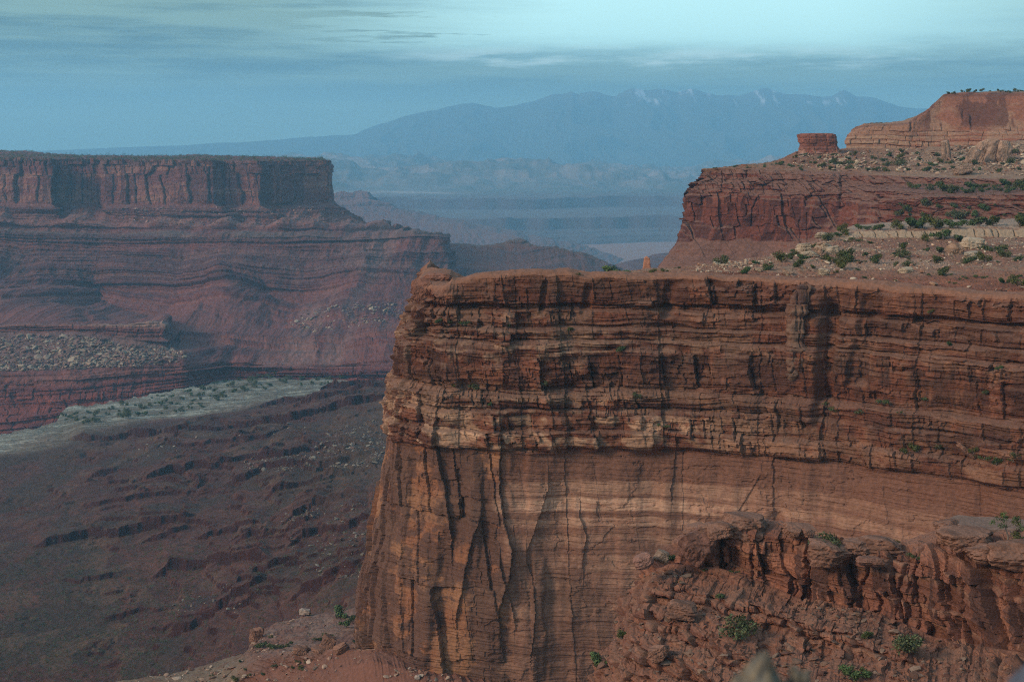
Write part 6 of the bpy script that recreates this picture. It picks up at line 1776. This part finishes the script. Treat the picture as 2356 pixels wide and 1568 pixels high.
def twisted_juniper():
    base = surf('rock_ledge', 2318, 1262, 14)
    base = at(2318, 1246, min(base[1], 247.0) - 1)
    h = 70 * base[1] / F
    root = bpy.data.objects.new('juniper_tree', None); COL.objects.link(root)
    root.location = Vector(base.tolist())
    root['label'] = 'twisted juniper tree with a bare leaning trunk on the right end of the ledge'
    root['category'] = 'tree'
    rs = np.random.RandomState(9)
    Vs, Fs, Cs = [], [], []; n0 = 0

    def tube(pts, r0, r1):
        nonlocal n0
        pts = resample(np.array(pts, float), 12)
        r = np.linspace(r0, r1, 12); th = np.linspace(0, 6.283, 7, endpoint=False)
        V = pts[:, None] + np.stack([np.cos(th)[None] * r[:, None], np.sin(th)[None] * r[:, None], np.zeros((12, 7))], -1)
        i = np.arange(84).reshape(12, 7) + n0
        Fs.append(np.stack([i[:-1], np.roll(i[:-1], -1, 1), np.roll(i[1:], -1, 1), i[1:]], -1).reshape(-1, 4)); Vs.append(V.reshape(-1, 3)); n0 += 84
        Cs.append(np.tile([.15, .12, .09], (84, 1)))
    tips = []
    tube([(0, 0, -.2), (.05, 0, .2 * h), (-.05 * h, 0, .35 * h), (-.1 * h, 0, .55 * h)], .18, .10)
    tube([(0, 0, 0), (.2 * h, 0, .06 * h), (.35 * h, .1, .02 * h)], .14, .05)
    for dx, dz in ((-.32, .86), (-.12, .95), (.1, .88), (.28, .72), (-.4, .66), (.36, .55)):
        e = (dx * h, rs.normal() * .12 * h, dz * h)
        tube([(-.08 * h, 0, .48 * h), (dx * .5 * h, 0, (.5 + .2 * dz) * h), e], .07, .02); tips.append(e)
    obj('trunk', raw_mesh('trunk', np.concatenate(Vs), np.concatenate(Fs), np.concatenate(Cs), M_BARK), parent=root)
    LV, LF, LC = [], [], []; m = 0
    for k, e in enumerate(tips):
        V, F_, C_ = leaf_crown(40 + k, 230, .8, 4, 1.25)
        V = (V - [0, 0, .35]) * (.40 * h) + np.array(e)
        LV.append(V); LF.append(F_ + m); LC.append(C_); m += len(V)
    obj('crown', raw_mesh('crown', np.concatenate(LV), np.concatenate(LF), np.concatenate(LC), M_LEAF), parent=root)


twisted_juniper()
# junipers scattered further off: nothing tells them apart one by one, except by where they grow
def scatter_bushes(key, poly, n, w0, w1, group, labels, seed, parts=False, name='juniper_bush', mind=9):
    P, px, py = PATCH[key]
    cand = pick(key, poly, n * 14, seed)
    rs = random.Random(seed)
    done = []
    for p in cand:
        x, y = [float(q) for q in proj(p)]
        if any((x - a) ** 2 + ((y - b) * 1.8) ** 2 < mind * mind for a, b in done):
            continue
        done.append((x, y))
        w = rs.uniform(w0, w1) if rs.random() < .75 else rs.uniform(w0, w1) * 1.35
        juniper(p, w * p[1] / F, labels, group, parts, None, name)
        if len(done) >= n:
            break


scatter_bushes('talus_slope', [(1790, 375), (1850, 356), (2000, 352), (2340, 345), (2350, 404), (2000, 396), (1800, 388)], 54, 9, 17, 'bushes dotting the talus under the tall cliff', 'round green bush dotting the talus slope under the tall pale cliff', 201, mind=20)
scatter_bushes('red_cliff', [(2060, 432), (2356, 420), (2356, 446), (2150, 446)], 20, 12, 28, 'bushes on the bench of the red cliff', 'dark bush on the narrow green bench of the red cliff at the right', 202, mind=14)
scatter_bushes('red_cliff', [(2050, 470), (2356, 470), (2356, 512), (2080, 512)], 18, 12, 26, 'bushes on the lower steps of the red cliff', 'bush on the broken steps of the red cliff just behind the crest junipers', 203, mind=20)
scatter_bushes('pale_cliff', [(2172, 211), (2356, 209), (2356, 215), (2172, 218)], 12, 7, 13, 'bushes on top of the tall cliff', 'small bush in the skyline row on top of the tall pale cliff', 204, mind=11)
scatter_bushes('canyon_slopes', [(130, 960), (330, 920), (480, 882), (620, 864), (870, 868), (700, 890), (560, 900), (440, 950), (250, 968), (140, 985)], 90, 7, 16, 'junipers on the pale canyon bench', 'dark juniper dotting the pale rock bench on the canyon floor', 205, mind=13)
scatter_bushes('spur_slope', [(620, 1450), (825, 1410), (825, 1480), (760, 1530), (580, 1568), (420, 1568), (560, 1520)], 34, 8, 17, 'bushes on the spur below the butte', 'green bush growing on the rocky spur at the foot of the near butte', 206, mind=20)
for x, y, w, lab in ((785, 1418, 40, 'biggest dark bush on the spur, close to the foot of the butte'), (815, 1428, 28, 'bush between the biggest one and the wall of the butte'), (795, 1445, 26, 'bush below the biggest one on the spur'), (742, 1470, 26, 'round bush left of the split block on the spur'), (640, 1490, 28, 'dark bush on the left part of the spur'), (600, 1490, 26, 'bush beside the squat tan block on the spur')):
    put('spur_slope', x, y, w, lab, None, True)


def low_scrub():
    rs = np.random.RandomState(301)
    P = np.concatenate([pick('butte_top_slope', [(1700, 606), (1850, 575), (1960, 545), (2356, 545), (2356, 665), (1900, 640), (1700, 628)], 700, 302), pick('talus_slope', [(1700, 384), (1850, 356), (2356, 340), (2356, 408), (1700, 390)], 420, 303)])
    scrub('scrub', P, (.5 + .9 * rs.rand(len(P)) ** 2) * P[:, 1] / 560, 304, M_LEAF, 'low grey green scrub and grass tufts between the junipers on the upper slopes', .6)
    P = np.concatenate([pick('red_cliff', [(2060, 430), (2356, 418), (2356, 512), (2060, 512)], 500, 305), pick('spur_slope', [(600, 1440), (825, 1410), (825, 1500), (400, 1568), (300, 1568), (560, 1510)], 420, 306)])
    scrub('scrub', P, (.6 + 1.0 * rs.rand(len(P)) ** 2) * P[:, 1] / 700, 307, M_LEAF, 'low scrub on the broken steps of the red cliff and on the spur', .6)


low_scrub()

scatter_bushes('butte_top_slope', [(1760, 600), (1880, 568), (1960, 550), (2356, 548), (2356, 664), (2000, 640), (1760, 626)], 34, 7, 14, 'small bushes among the rubble on top of the near butte', 'small bush among the stones between the larger junipers on the butte top', 207, mind=22)
scatter_bushes('talus_slope', [(1640, 388), (1800, 380), (1960, 378), (1960, 398), (1780, 392)], 12, 6, 12, 'small bushes along the rim of the red cliff', 'small bush along the rim of the red cliff below the detached block', 208, mind=18)
# ------------------------------------------------------------------ the air
def haze():
    bm = bmesh.new()
    bmesh.ops.create_cube(bm, size=1.0)
    me = bpy.data.meshes.new('haze')
    for v in bm.verts:
        v.co = Vector((v.co.x * 124000, v.co.y * 46500 + 18750, v.co.z * 2371 + 424.5))
    bm.to_mesh(me); bm.free()
    m = bpy.data.materials.new('haze')
    m.use_nodes = True
    t = m.node_tree
    t.nodes.clear()
    out = nd(t, 'ShaderNodeOutputMaterial')
    pv = nd(t, 'ShaderNodeVolumePrincipled')
    pv.inputs['Color'].default_value = (0.33, 0.74, 1.0, 1)
    pv.inputs['Density'].default_value = 5.0e-5
    pv.inputs['Anisotropy'].default_value = 0.1
    t.links.new(pv.outputs[0], out.inputs['Volume'])
    me.materials.append(m)
    obj('haze', me, 'thin blue haze filling the whole canyon', 'haze', 'stuff')


haze()
